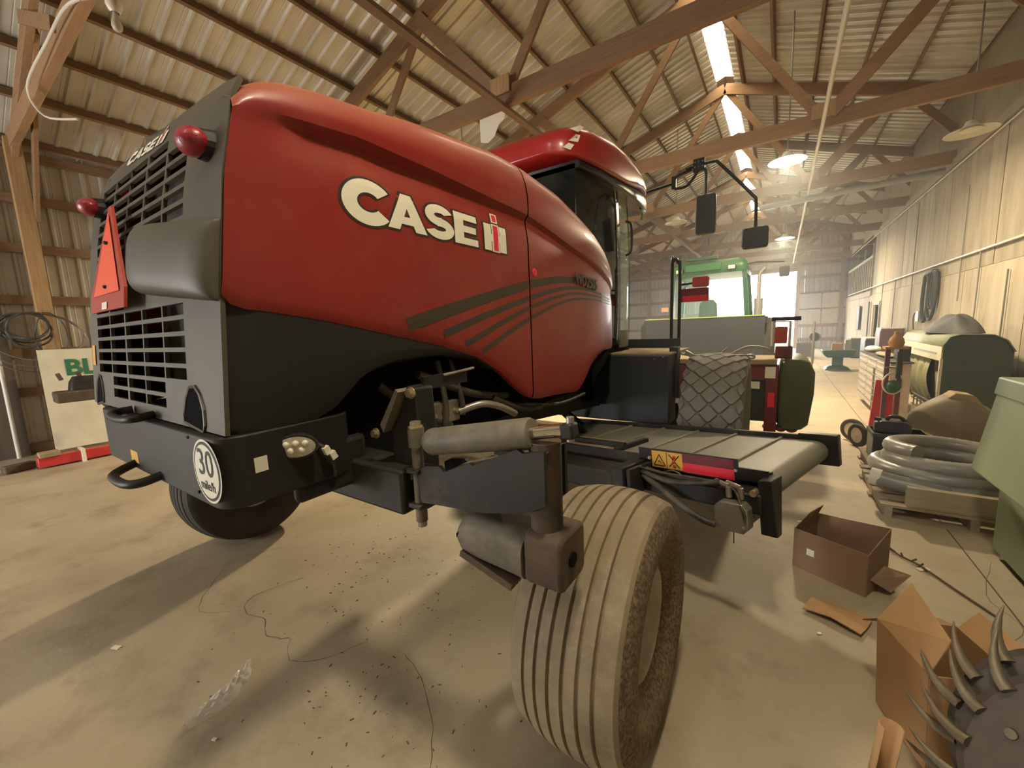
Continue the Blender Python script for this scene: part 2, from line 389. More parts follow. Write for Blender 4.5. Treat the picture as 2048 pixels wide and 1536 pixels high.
# floor with its saw-cut joints
g = G().bb(XL - 0.1, XE, YN, YF + 6, -0.15, 0.0)
floor = struct(g.out('floor', 'concrete'), 'stained concrete barn floor with tan dust', 'floor')
for nm, a, b, wd in (('control_joint', (1.16, YN), (1.16, YF), 0.008),):
    dx, dy = b[0] - a[0], b[1] - a[1]
    G().box(((a[0] + b[0]) / 2, (a[1] + b[1]) / 2, 0.0008), (abs(dx) + wd, abs(dy) + wd, 0.0016)).out(nm, 'joint', floor)
def crack(pts, wd):
    P = smoothpath([(x, y, 0) for x, y in pts], 5); ring = []
    vs = []; fs = []
    for i, p in enumerate(P):
        t = (P[min(i + 1, len(P) - 1)] - P[max(i - 1, 0)]).normalized(); n = Vector((-t.y, t.x, 0))
        j = Vector((random.uniform(-1, 1), random.uniform(-1, 1), 0)) * 0.006
        ww = wd * random.uniform(0.4, 1.2) * (0.4 if i in (0, len(P) - 1) else 1)
        vs += [p + j + n * ww / 2 + V(0, 0, .0012), p + j - n * ww / 2 + V(0, 0, .0012)]
    fs = [(2 * i, 2 * i + 1, 2 * i + 3, 2 * i + 2) for i in range(len(P) - 1)]
    G().add(vs, fs).out('floor_crack', 'joint', floor)
crack([(-2.75, 1.35), (-2.85, 1.05), (-2.72, 0.95), (-2.55, 0.98), (-2.4, 0.92), (-2.25, 0.98)], 0.005)
crack([(-3.3, 1.5), (-3.45, 1.2), (-3.25, 0.95), (-3.0, 0.8), (-2.75, 0.95)], 0.004)
crack([(-2.25, 0.98), (-2.1, 0.9), (-1.95, 1.0), (-1.85, 1.2)], 0.004)
crack([(-1.6, 1.25), (-1.35, 1.15), (-1.1, 0.95), (-1.05, 0.75)], 0.004)
crack([(1.27, 3.9), (1.1, 3.4), (1.15, 3.1), (0.95, 2.8)], 0.004)

# corrugated sheeting: one shared mesh for each run
SW = 0.9144
def sheet_mesh(name, length, m, rib=0.022, pitch=0.2286, thick=0.0):
    # local x across the sheet, y along its length, z out
    xs = []
    for k in range(4):
        b = k * pitch
        xs += [(b, rib), (b + 0.028, rib), (b + 0.05, 0.0), (b + 0.09, 0), (b + 0.095, .004), (b + 0.103, .004), (b + .108, 0), (b + pitch - 0.022, 0.0)]
    xs.append((4 * pitch, rib))
    g = G().add([(x, y, z) for y in (0, length) for x, z in xs], [(i, i + 1, i + 1 + len(xs), i + len(xs)) for i in range(len(xs) - 1)])
    me = bpy.data.meshes.new(name); me.from_pydata(g.v, [], g.f); me.materials.append(M[m]); return me
ceil = struct(thing('ceiling', 'corrugated galvanized gable roof on wooden purlins', 'roof', (0, 0, 0)))
slope = math.hypot(XR - XL, HR - EV)
me = sheet_mesh('roof_sheet', slope - 0.20, 'sheet', rib=-0.028)
nsh = int((YF - YN) / SW) + 1
for k in range(nsh):
    y = YN + k * SW
    # left slope: local y runs up the slope
    o = inst(me, 'roof_sheet', ceil, (XL, y + SW, EV + 0.14)); o.rotation_euler = Matrix(((0, math.cos(SL), -math.sin(SL)), (-1, 0, 0), (0, math.sin(SL), math.cos(SL)))).to_euler()
    o = inst(me, 'roof_sheet', ceil, (2 * XR - XL, y, EV + 0.14)); o.rotation_euler = Matrix(((0, -math.cos(SL), math.sin(SL)), (1, 0, 0), (0, math.sin(SL), math.cos(SL)))).to_euler()
# translucent ridge panels, one pair between each two trusses
for k in range(len(TY) - 1):
    y0, y1 = TY[k] + 0.45, TY[k + 1] - 0.1
    if y1 < 6:
        for sgn in (-1, 1):
            G().add([(XR, y0 - .45, HR + .13), (XR + sgn * .20, y0 - .45, HR + .063), (XR + sgn * .20, TY[k + 1] + .45, HR + .063), (XR, TY[k + 1] + .45, HR + .13)], [(0, 1, 2, 3)]).out('ridge_cap', 'sheet', ceil)
        continue
    for sgn in (-1, 1):
        a, b = XR, XR + sgn * 0.20
        za, zb = HR + 0.13, HR + 0.13 - 0.067
        G().add([(a, y0, za), (b, y0, zb), (b, y1, zb), (a, y1, za)], [(0, 1, 2, 3)]).out('skylight_panel', 'skylight', ceil)
        G().add([(a, y1, za), (b, y1, zb), (b, TY[k + 1] + 0.45, zb), (a, TY[k + 1] + 0.45, za)], [(0, 1, 2, 3)]).out('ridge_board', 'wood_x', ceil)
# purlins
pxs = [-9.9, -8.93, -8.09, -7.28, -6.48, -5.7, -4.88, -4.07, -3.27, -2.5, -1.85]
for x in pxs:
    for xx in (x, 2 * XR - x):
        if xx > XE - 0.1: continue
        sg = -1 if xx < XR else 1
        zc = roofz(xx) + 0.055
        G().box((xx, (YN + YF) / 2, zc), (0.05, YF - YN, 0.12), ry=sg * SL).out('purlin', 'wood_y', ceil)

# trusses
NB = 1.85
def make_truss(y, label):
    t = thing('roof_truss', label, 'truss', (XR, y, EV), group='wooden trusses across the barn')
    zb = EV + 0.06
    G().beam((XL + 0.05, y, zb), (XE - 0.1, y, zb), 0.085, 0.24).out('bottom_chord', 'wood_x', t)
    for sg in (-1, 1):
        xe = XR + sg * (XR - XL - 0.05)
        G().beam((xe, y, roofz(xe) - 0.12), (XR, y, HR - 0.12), 0.072, 0.24).out('top_chord', 'wood_x', t)
        def w(xa, xb, wd=0.14, th=0.045, dy=0.06):
            a = XR + sg * xa; b = XR + sg * xb
            G().beam((a, y + dy, zb + 0.05), (b, y + dy, roofz(b) - 0.14), th, wd, up=(0, 0, 1)).out('web', 'wood_x', t)
        w(NB, 0.05); w(NB + 0.08, 3.3, 0.19, dy=-.06); w(4.6, 3.4); w(4.7, 6.0, dy=-.06); w(6.9, 6.1)
    for sg in (-1, 1):
        G().box((XR + sg * NB, y - 0.075, zb + 0.13), (0.3, 0.02, 0.22)).out('gusset_plate', 'wood_z', t)
    return t
ords = ['nearest', 'second', 'third', 'fourth', 'fifth', 'sixth', 'seventh', 'eighth', 'farthest']
for k, y in enumerate(TY):
    if y > 0: make_truss(y, 'brown wooden roof truss, %s one counting away towards the bright doorway' % (['first', 'second', 'third', 'fourth', 'fifth', 'sixth', 'seventh', 'eighth'][k - 1]))
# long lengthwise braces under the chords
tag(G().bb(-3.3, -3.2, YN, YF - 0.1, EV - 0.11, EV - 0.065).out('lengthwise_brace', 'wood_y'), 'long tan timber brace nailed along under the truss chords above the cab', 'brace')
tag(G().tube([(0.4, y, EV - 0.09 - 0.02 * math.sin(y * 1.7)) for y in [YN + 0.5 * i for i in range(int((YF - YN) / 0.5))]], 0.028, 8).out('ceiling_conduit', 'conduit', None, smooth=60), 'long white conduit running under the trusses to the doorway', 'conduit')
tag(G().cyl((-0.6, 12.7, 4.55), (2.7, 12.4, 4.60), 0.07, 14).out('heater_tube', 'pipe', None, smooth=60), 'grey radiant heater tube slanting beneath the trusses', 'pipe')

# left wall: corrugated sheets, girts and posts
wl = struct(thing('wall_left', 'corrugated metal side wall with wooden girts', 'wall', (XL, 0, 0)))
me = sheet_mesh('wall_sheet', EV + 0.2, 'wsheet', rib=0.03)
for k in range(nsh):
    o = inst(me, 'wall_sheet', wl, (-0.01, YN + k * SW, 0)); o.rotation_euler = Matrix(((0, 0, 1), (1, 0, 0), (0, 1, 0))).to_euler()
for z in (0.1, 1.0, 1.62, 2.45, 3.25, 4.0, 4.66):
    G().box((XL + 0.05, (YN + YF) / 2, z), (0.05, YF - YN, 0.14)).out('girt', 'wood_y', wl)
for y in TY:
    G().bb(XL + 0.06, XL + 0.22, y - 0.09, y + 0.09, 0, EV + 0.1).out('post', 'wood_z', wl, bevel=0.006)
    G().beam((XL + 0.14, y + 0.11, 3.7), (XL + 1.5, y + 0.11, 5.15), 0.045, 0.16, up=(0, 0, 1)).out('knee_brace', 'wood_x', wl)
# dark lower boarding on the near left
tag(G().bb(XL + 0.1, XL + 0.14, -1.2, 0.85, 0, 4.3).out('dark_board_panel', 'darkboard'), 'dark brown boarding on the left wall beside the post', 'panel')

# far wall with the open doorway
DX0, DX1, DH = -3.9, 0.6, 4.25
wf = struct(thing('wall_far', 'corrugated far gable wall around the bright open doorway', 'wall', (0, YF, 0)))
gm = sheet_mesh('gable_sheet', 8.0, 'wsheet', rib=-0.025)
hw = {}
for k in range(int((XE - XL) / SW) + 1):
    x = XL + k * SW; x1 = min(x + SW, XE)
    top = max(roofz(x), roofz(x1)) + 0.2
    spans = [(0, top)] if x1 <= DX0 or x >= DX1 else [(DH, top)]
    if x < DX0 < x1: spans = [(DH, top)]; G().bb(x, DX0, YF, YF + 0.02, 0, DH).out('gable_filler', 'wsheet', wf)
    if x < DX1 < x1: spans = [(DH, top)]; G().bb(DX1, x1, YF, YF + 0.02, 0, DH).out('gable_filler', 'wsheet', wf)
    for z0, z1 in spans:
        o = inst(gm, 'gable_sheet', wf, (x1, 0.0, z0), (PI / 2, 0, 0), (-(x1 - x) / SW, (z1 - z0) / 8.0, 1))
for z in (0.5, 1.25, 2.1, 3.0, 3.9, 4.6):
    for a, b in ((XL, DX0), (DX1, XE)):
        G().bb(a, b, YF - 0.07, YF - 0.02, z - 0.08, z + 0.08).out('girt', 'wood_x', wf)
for x in (-9, -7.4, -5.6, DX0 - 0.1, DX1 + 0.1, 2.6):
    G().bb(x - 0.09, x + 0.09, YF - 0.16, YF - 0.06, 0, roofz(x)).out('post', 'wood_z', wf)
G().bb(DX0 - 0.1, DX1 + 0.1, YF - 0.14, YF - 0.02, DH, DH + 0.25).out('door_header', 'wood_x', wf)
for i in range(2):
    for j in range(2):
        G().bb(0.75 + i * 1.05, 1.75 + i * 1.05, YF - 0.10, YF - 0.07, 1.35 + j * 0.86, 2.12 + j * 0.86).out('white_board', 'toolwhite', wf)
win = struct(thing('window_1', 'small dark window in the far gable wall beside the cab', 'window', (-5.2, YF - 0.1, 1.9)))
G().bb(-5.75, -5.05, YF - 0.1, YF - 0.06, 2.2, 3.1).out('window_pane', 'glassdark', win)
for a, b, c, d in ((-5.8, -5.0, 2.15, 2.2), (-5.8, -5.0, 3.1, 3.15), (-5.8, -5.75, 2.15, 3.15), (-5.05, -5.0, 2.15, 3.15)):
    G().bb(a, b, YF - 0.12, YF - 0.05, c, d).out('window_frame', 'paintwood', win)

# near gable wall behind the camera, with its own big doorway (out of view)
wn = struct(thing('wall_near', 'corrugated gable wall behind the camera', 'wall', (0, YN, 0)))
NX0, NX1, NH = -8.6, -6.4, 3.2
for a, b, c, d in ((XL, NX0, 0, NH), (NX1, XE, 0, NH), (XL, XE, NH, EV + 0.1)):
    G().bb(a, b, YN - 0.03, YN, c, d).out('wall_board', 'wsheet', wn)
G().prism([(XL, EV + 0.1), (XE, EV + 0.1), (XR, HR + 0.15)], 'y', YN - 0.03, YN).out('gable_board', 'wsheet', wn)
# outer right side closing wall behind the plywood room
we = struct(G().bb(XE, XE + 0.03, YN, YF, 0, EV + 0.2).out('wall_outer', 'wsheet'), 'outer metal wall hidden behind the plywood room', 'wall')

# right wall: plywood room front
wr = struct(thing('wall_right', 'stained plywood partition wall with conduit and trim', 'wall', (XRW, 0, 0)))
LOFT0, LOFT1 = 20.6, 27.4
y = YN; k = 0
while y < YF - 0.2:
    y1 = min(y + 1.22, YF)
    rows = [(0, 2.44), (2.446, 4.62)]
    for z0, z1 in rows:
        if z0 > 1 and y1 > LOFT0 and y < LOFT1: continue
        if z0 < 1 and (18.7 <= (y + y1) / 2 <= 19.8): z0 = 2.05
        ox = random.uniform(-0.004, 0.004)
        G().bb(XRW + ox, XRW + 0.03 + ox, y + 0.004, y1 - 0.004, z0, z1).out('plywood_panel', 'ply', wr)
    y = y1
G().bb(XRW + 0.03, XRW + 0.06, YN, LOFT0, 0, roofz(XRW)).out('backing_board', 'plygrey', wr)
y = YN
while y < YF - 0.2:
    y1 = min(y + 2.44, YF)
    G().bb(XRW + 0.005, XRW + 0.03, y + 0.005, y1 - 0.005, 4.75, roofz(XRW) + 0.05).out('upper_board', 'plygrey', wr); y = y1
G().bb(XRW - 0.05, XRW + 0.03, YN, LOFT0, 4.6, 4.76).out('ledge_trim', 'paintwood', wr)
for z, r in ((2.72, 0.022), (4.48, 0.014)):
    G().cyl((XRW - 0.04, YN, z), (XRW - 0.04, 26.5, z + (0.12 if r < .02 else 0)), r, 8).out('wall_conduit', 'conduit', wr, smooth=60)
for yy, z0, z1 in ((10.3, 0.4, 2.7), (11.2, 1.9, 4.0), (16.5, 1.2, 2.7), (9.2, 0.5, 2.3), (14.6, 1.0, 4.45), (18.3, 1.6, 2.7)):
    G().cyl((XRW - 0.03, yy, z0), (XRW - 0.03, yy, z1), 0.012, 8).out('riser_conduit', 'pipe', wr, smooth=60)
# loft opening: dark room behind balusters
G().bb(XRW + 0.1, XRW + 3.5, LOFT0, LOFT1 + .3, 2.42, 2.5).out('loft_deck', 'plygrey', wr)
G().bb(XRW + 2.4, XRW + 2.45, LOFT0, LOFT1 + .3, 2.42, 4.8).out('loft_back', 'dark', wr)
G().bb(XRW - 0.03, XRW + 0.06, LOFT0, LOFT1, 2.42, 2.62).out('loft_rail', 'ply', wr)
G().bb(XRW - 0.03, XRW + 0.06, LOFT0, LOFT1, 3.85, 3.95).out('loft_rail', 'paintwood', wr)
for k in range(15):
    yy = LOFT0 + 0.2 + k * 0.47
    G().bb(XRW - 0.01, XRW + 0.04, yy - 0.03, yy + 0.03, 2.6, 4.4 if k % 4 == 0 else 3.9).out('baluster', 'paintwood', wr)
dr = struct(thing('door_1', 'dark doorway with pale frame in the plywood wall', 'door', (XRW, 19.2, 0)))
for a, b, c, d in ((18.62, 18.72, 0, 2.1), (19.75, 19.85, 0, 2.1), (18.62, 19.85, 2.05, 2.17)):
    G().bb(XRW - 0.03, XRW + 0.05, a, b, c, d).out('door_frame', 'paintwood', dr)
G().bb(XRW + 0.03, XRW + 0.06, 18.7, 19.77, 0, 2.06).out('door_leaf', 'plygrey', dr)
G().sph((XRW - 0.02, 18.85, 1.0), 0.035).out('door_knob', 'steel', dr, smooth=60)

# pale gravel yard outside the doorway
struct(G().bb(-30, 30, YF + 6, YF + 60, -0.2, -0.05).out('ground_outside', 'tan'), 'pale gravel yard outside the doorway', 'ground')
portal('door_portal', ((DX0 + DX1) / 2, YF + 0.4, DH / 2), (-PI / 2, 0, 0), DX1 - DX0, DH)
portal('near_door_portal', ((NX0 + NX1) / 2, YN - 0.2, NH / 2), (PI / 2, 0, 0), NX1 - NX0, NH)

# high-bay lamps
def lamp(loc, lit, label, watts=None):
    t = thing('high_bay_lamp', label, 'lamp', (loc[0], loc[1], loc[2]), group='round high bay lamps under the trusses')
    x, y, z = loc
    G().lathe([(0.02, 0.16), (0.07, 0.15), (0.09, 0.10), (0.12, 0.06), (0.30, 0.0), (0.31, -0.015), (0.285, -0.005), (0.11, 0.045), (0.0, 0.045)], loc, 'z', 28).out('reflector', 'reflector', t, smooth=40)
    G().cyl((x, y, z + 0.15), (x, y, roofz(x) - 0.02), 0.012, 8).out('stem', 'pipe', t)
    if lit:
        G().lathe([(0.0, 0.02), (0.2, 0.022), (0.2, 0.012), (0.0, 0.0)], loc, 'z', 24).out('lamp_face', emis('lit_lamp_face', (1.0, 0.93, 0.75), 90.0), t)
        l = bpy.data.lights.new('lamp_light', 'AREA'); l.shape = 'DISK'; l.size = 0.38; l.energy = watts or LAMP_W; l.color = LAMP_C; l.spread = math.radians(165)
        o = bpy.data.objects.new('lamp_light', l); COL.objects.link(o); o.parent = t; o.location = (0, 0, -0.012)
    else:
        G().lathe([(0.0, 0.03), (0.13, 0.03), (0.13, 0.015), (0.0, 0.0)], loc, 'z', 24).out('lamp_face', 'white', t)
lamp((-0.04, 9.56, 4.62), True, 'glowing round high bay lamp nearest along the conduit', LAMP_W * 2.0)
lamp((-0.03, 18.4, 4.62), True, 'glowing round high bay lamp farther off above the doorway', LAMP_W * 2.0)
lamp((-2.7, 13.0, 4.62), False, 'unlit round high bay lamp beside the mirror arms')
lamp((2.35, 9.7, 4.5), False, 'unlit round high bay lamp close to the plywood wall ledge')
lamp((-5.9, 7.2, 4.62), True, 'round high bay lamp hidden behind the red hood', LAMP_W * 4.2)
lamp((-0.04, 0.72, 4.62), True, 'round high bay lamp over the camera, out of the picture', LAMP_W * 0.2)

# thin haze volume added for the lens-flare veil over the deep barn
hz = bpy.data.materials.new('flare_haze'); hz.use_nodes = True
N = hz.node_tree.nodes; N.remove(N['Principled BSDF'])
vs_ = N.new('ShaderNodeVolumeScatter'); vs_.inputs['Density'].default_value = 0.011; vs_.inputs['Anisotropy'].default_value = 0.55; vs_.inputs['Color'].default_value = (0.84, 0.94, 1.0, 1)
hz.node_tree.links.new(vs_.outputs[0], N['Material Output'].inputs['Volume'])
ho = G().prism([(XL + .1, .02), (XRW - .08, .02), (XRW - .08, roofz(XRW) - .1), (XR, HR - .1), (XL + .1, EV - .1)], 'y', 3.4, YF - .2).out('flare_haze', hz); ho['kind'] = 'stuff'; ho['label'] = 'thin added haze standing in for lens flare in the deep part of the barn'; ho['category'] = 'haze'

# ================================================================ the red windrower
CX = -2.2
WR = thing('windrower', 'large red self-propelled windrower with white lettering and black grille, parked facing the doorway', 'windrower', (CX, 2.5, 0))
def mir(x): return 2 * CX - x
T_XS = [(0, -1.4), (.5, -1.4), (1., -1.37), (1.5, -1.34), (2, -1.31), (2.5, -1.285), (3, -1.27), (3.3, -1.275), (3.6, -1.31), (3.8, -1.36), (3.95, -1.43), (4.1, -1.56)]
T_ZT = [(.505, 2.455), (.53, 2.50), (.57, 2.535), (.64, 2.565), (.8, 2.59), (1.1, 2.61), (1.425, 2.65), (1.93, 2.693), (2.2, 2.687), (2.65, 2.635), (3.28, 2.48), (3.6, 2.38), (3.9, 2.25), (4.1, 2.14)]
T_ZC = [(.5, 2.36), (.56, 2.40), (.68, 2.42), (1.0, 2.44), (1.4, 2.423), (2.2, 2.368), (2.63, 2.284), (3.16, 2.186), (3.7, 2.07), (4.1, 1.99)]
T_ZB = [(.505, 1.84), (.53, 1.81), (.57, 1.795), (.64, 1.788), (.83, 1.759), (1.075, 1.707), (1.4, 1.638), (1.68, 1.556), (1.865, 1.455), (1.98, 1.367), (2.134, 1.266), (2.22, 1.24), (2.44, 1.232), (2.78, 1.207), (2.85, 1.215), (2.925, 1.259), (3.08, 1.383), (3.25, 1.455), (3.4, 1.484), (3.7, 1.48), (4.1, 1.47)]
T_SB = [(.505, 1.412), (.53, 1.375), (.58, 1.36), (.65, 1.358), (.753, 1.371), (.872, 1.421), (.988, 1.522), (1.05, 1.55), (1.163, 1.574), (1.427, 1.586), (1.68, 1.545), (1.8, 1.48)]
T_YR = [(1.1, .49), (1.41, .505), (1.85, .543), (2.2, .59), (2.45, .645), (2.6, .72), (2.7, .80)]
T_CF = [(.5, 0), (.6, .15), (.8, .8), (1.2, 1), (1.8, .7), (2.2, .5), (3, .45), (4, .4)]
yr = lambda z: interp(T_YR, z)
def fadeY(y, z): return y + (yr(z) - .505) * max(0, 1 - (y - .505) / .8)
def section(y):
    b, c, t, x, cf = interp(T_ZB, y), interp(T_ZC, y), interp(T_ZT, y), interp(T_XS, y), interp(T_CF, y)
    rows = [(b + .004, -.05), (b, -.012), (b + .02, -.004), (b + .045, 0)]
    lo, hi = b + .045, c - .16
    rows += [(lerp(lo, hi, k / 7), -.010 * cf * (k / 7) ** 2) for k in range(1, 8)]
    rows += [(c - .10, -.024 * cf), (c - .05, -.040 * cf), (c - .022, -.042 * cf), (c - .006, -.02 * cf), (c + .006, .0), (c + .03, .004), (lerp(c, t, .35), .002), (lerp(c, t, .6), -.012), (lerp(c, t, .8), -.034), (lerp(c, t, .93), -.062), (t, -.10)]
    return [(x + o, z) for z, o in rows]
def hoodx(y, z, d=0.0):
    s = section(y); zz = [(b, a) for a, b in s[1:]]
    return interp(zz, z) + d
def stations(a, b, n): return [lerp(a, b, k / n) for k in range(n + 1)]
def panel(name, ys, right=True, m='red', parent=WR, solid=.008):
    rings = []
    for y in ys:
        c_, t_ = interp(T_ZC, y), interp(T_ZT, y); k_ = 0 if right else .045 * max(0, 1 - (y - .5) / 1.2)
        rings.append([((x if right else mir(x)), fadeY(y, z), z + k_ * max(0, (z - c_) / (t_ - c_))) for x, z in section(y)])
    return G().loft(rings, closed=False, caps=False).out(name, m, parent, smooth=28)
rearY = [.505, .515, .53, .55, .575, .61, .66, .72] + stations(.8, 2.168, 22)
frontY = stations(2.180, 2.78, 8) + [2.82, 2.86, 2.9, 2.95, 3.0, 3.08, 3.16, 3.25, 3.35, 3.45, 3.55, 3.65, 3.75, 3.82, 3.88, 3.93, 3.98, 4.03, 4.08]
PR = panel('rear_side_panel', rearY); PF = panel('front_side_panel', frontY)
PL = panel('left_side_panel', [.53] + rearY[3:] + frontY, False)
# hood top between both shoulders
rings = []
for y in rearY + frontY:
    xr, t = section(y)[-1]
    row = []
    for k in range(13):
        u = k / 12; x = lerp(xr, mir(xr), u); z = t + .05 * math.sin(PI * u) + .02 * (1 - abs(2 * u - 1) ** 6) + .045 * u * max(0, 1 - (y - .5) / 1.2)
        row.append((x, fadeY(y, min(z, 2.66)) + .012 * max(0, 1 - (y - .5) / .2), z))
    rings.append(row)
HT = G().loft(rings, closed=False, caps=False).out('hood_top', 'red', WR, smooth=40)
# dark seam backing
G().bb(-2.95, hoodx(2.17, 1.8) - .07, 2.14, 2.21, 1.35, 2.55).out('seam_backing', 'dark', WR)
# black lower skirt
def skirt(right):
    rings = []
    for y in [.505, .515, .53, .55, .575, .61, .66, .72, .8, .872, .93, .988, 1.05, 1.1, 1.163, 1.25, 1.35, 1.427, 1.5, 1.6, 1.68, 1.75, 1.8]:
        b, t, x = interp(T_SB, y), interp(T_ZB, y) + .01, interp(T_XS, y)
        e = .0 if y > .6 else (.6 - y) * .25
        rows = [(b + .02, -.12), (b + .004, -.075), (b, -.045), (b + .012, -.022), (b + .05, -.012), (lerp(b, t, .5), -.012), (t, -.014)]
        if t - b < .1: rows = [(b + (t - b) * q, o) for q, o in ((.0, -.12), (.0, -.075), (.02, -.045), (.1, -.03), (.3, -.018), (.6, -.014), (1, -.014))]
        rings.append([((x + o - e) if right else mir(x + o - e), fadeY(y, z), z) for z, o in rows])
    return G().loft(rings, closed=False, caps=False).out('lower_skirt', 'black', WR, smooth=40)
skirt(True); skirt(False)
# filler cap sticker on front panel, hinge dots
y0, z0 = 2.235, 2.045
G().lathe([(0, .006), (.024, .004), (.026, 0)], (hoodx(y0, z0), y0, z0), 'x', 20).out('round_reflector', 'reflred', PF)

# ---- lettering
def band(cx, cz, rx, rz, a0, a1, w, n=20, e=0.0):
    pts = []
    for k in range(n + 1):
        a = math.radians(lerp(a0, a1, k / n))
        pts.append(((cx + (rx - w / 2 + (w / 2 + e)) * math.cos(a), cz + (rz - w / 2 + (w / 2 + e)) * math.sin(a)), (cx + (rx - w / 2 - (w / 2 + e)) * math.cos(a), cz + (rz - w / 2 - (w / 2 + e)) * math.sin(a))))
    return [[pts[k][0], pts[k + 1][0], pts[k + 1][1], pts[k][1]] for k in range(n)]
def rect(x0, x1, z0, z1, e=0.0, n=1): return [[(lerp(x0 - e, x1 + e, k / n), z0 - e), (lerp(x0 - e, x1 + e, (k + 1) / n), z0 - e), (lerp(x0 - e, x1 + e, (k + 1) / n), z1 + e), (lerp(x0 - e, x1 + e, k / n), z1 + e)] for k in range(n)]
def glyph(ch, e=0.0):   # letters one unit tall
    if ch == 'C':
        return band(.5, .5, .54, .52, 38 - e * 60, 322 + e * 60, .30, 28, e)
    if ch == 'A':
        t = .2
        q = []
        for s in (0, 1):
            P = [(-.02 - e, -e), (.28 + e * .6, -e), (.64 if s == 0 else .64, 1 + e), (.36 - e, 1 + e)]
            if s: P = [(1.0 - a, b) for a, b in P]
            q += [P]
        return q + rect(.24, .76, .17, .38, e)
    if ch == 'S':
        q = band(.44, .70, .40, .32, 20 - e * 50, 295, .25, 18, e) + band(.44, .30, .42, .32, 115, -160 - e * 50, .25, 18, e)
        return q
    if ch == 'E':
        return rect(0, .30, 0, 1, e) + rect(.2, .76, .78, 1, e) + rect(.2, .72, .40, .61, e) + rect(.2, .78, 0, .22, e)
    return []
def put(polys, f, name, m, parent):
    g = G()
    for p in polys:
        # subdivide tall quads so that they follow the bodywork
        a, b, c, d = p
        n = 4
        for k in range(n):
            t0, t1 = k / n, (k + 1) / n
            q = [(lerp(a[0], d[0], t0), lerp(a[1], d[1], t0)), (lerp(b[0], c[0], t0), lerp(b[1], c[1], t0)), (lerp(b[0], c[0], t1), lerp(b[1], c[1], t1)), (lerp(a[0], d[0], t1), lerp(a[1], d[1], t1))]
            g.add([f(*x) for x in q], [(0, 1, 2, 3)])
    return g.out(name, m, parent)
def brand(fn, d, parent, small=False):
    # fn(u, v, lift): u along the word in letter heights, v up
    lay = [('C', 0.0, 1.12), ('A', 1.02, 1.0), ('S', 1.98, 1.0), ('E', 2.86, 1.0)]
    for ch, u0, s in lay:
        if not small:
            put([[(u0 + x * s, (y - .0) * (1.0 + (s - 1)) - (s - 1) * .5) for x, y in q] for q in glyph(ch, .055)], lambda u, v: fn(u, v, d), 'letter_outline', 'decal', parent)
        put([[(u0 + x * s, (y - .0) * (1.0 + (s - 1)) - (s - 1) * .5) for x, y in q] for q in glyph(ch)], lambda u, v: fn(u, v, d * 2), 'letter_' + ch.lower(), 'cream', parent)
    u0 = 3.88
    if not small:
        put(rect(u0 - .05, u0 + .92, -.05, .97), lambda u, v: fn(u, v, d), 'letter_outline', 'decal', parent)
        put(rect(u0 + .3, u0 + .56, .9, 1.36), lambda u, v: fn(u, v, d), 'letter_outline', 'decal', parent)
    put(rect(u0, u0 + .27, 0, .92) + rect(u0 + .2, u0 + .32, .34, .58), lambda u, v: fn(u, v, d * 2), 'logo_bar', 'cream', parent)
    put(rect(u0 + .6, u0 + .87, 0, .92) + rect(u0 + .56, u0 + .66, .34, .58), lambda u, v: fn(u, v, d * 2), 'logo_bar', 'cream', parent)
    put(rect(u0 + .29, u0 + .58, -.03, .95) + rect(u0 + .31, u0 + .56, 1.0, 1.33), lambda u, v: fn(u, v, d * 2.6), 'logo_border', 'cream', parent)
    put(rect(u0 + .34, u0 + .53, .02, .90) + rect(u0 + .36, u0 + .51, 1.05, 1.28), lambda u, v: fn(u, v, d * 3.4), 'logo_stem', 'reflred' if not small else 'smvred', parent)
def side_fn(u, v, d):
    y = .935 + u * .1305 * (1 + .03 * u); h = .158
    y = .93 + u * .215 ; hh = .15
    z = 2.142 + v * hh - .004 * u
    return (hoodx(y, z) + d, fadeY(y, z) - 0.0, z)
brand(side_fn, .0016, PR)
# stripes
for si, (pts, w0, w1) in enumerate((
    ([(1.215, 1.735), (1.7, 1.86), (2.165, 1.968), (2.185, 1.972), (2.5, 2.02), (2.78, 2.038)], .062, .030),
    ([(1.43, 1.688), (1.8, 1.795), (2.165, 1.884), (2.185, 1.89), (2.5, 1.955), (2.8, 1.985), (3.2, 1.972), (3.6, 1.93)], .040, .012),
    ([(1.575, 1.632), (1.9, 1.745), (2.165, 1.828), (2.185, 1.833), (2.5, 1.905), (2.8, 1.945), (3.2, 1.942), (3.6, 1.91)], .034, .010),
    ([(1.70, 1.585), (1.95, 1.685), (2.165, 1.762), (2.185, 1.768), (2.5, 1.855), (2.8, 1.905), (3.2, 1.912), (3.6, 1.887)], .034, .009))):
    P = smoothpath([(a, b, 0) for a, b in pts], 4)
    for part, sel in ((PR, [p for p in P if p.x <= 2.167]), (PF, [p for p in P if p.x >= 2.181])):
        vs = []
        for i, p in enumerate(sel):
            t = (sel[min(i + 1, len(sel) - 1)] - sel[max(i - 1, 0)]).normalized(); n = Vector((-t.y, t.x, 0))
            wd = lerp(w0, w1, max(0, (p.x - 1.2) / 2.4))
            for s in (-.5, 0, .5):
                q = p + n * wd * s
                zz = max(q.y, interp(T_ZB, q.x) + .012)
                vs.append((hoodx(q.x, zz) + .0018, fadeY(q.x, zz), zz))
        fs = [(3 * i + j, 3 * i + j + 1, 3 * i + j + 4, 3 * i + j + 3) for i in range(len(sel) - 1) for j in (0, 1)]
        G().add(vs, fs).out('stripe_decal', 'stripe', part)
text('model_number', 'WD2505', .115, mtx((-1.268, 2.98, 2.035), (-.012, 1, -.055), (0, .05, 1)), 'stripe', PF, .003, .003)

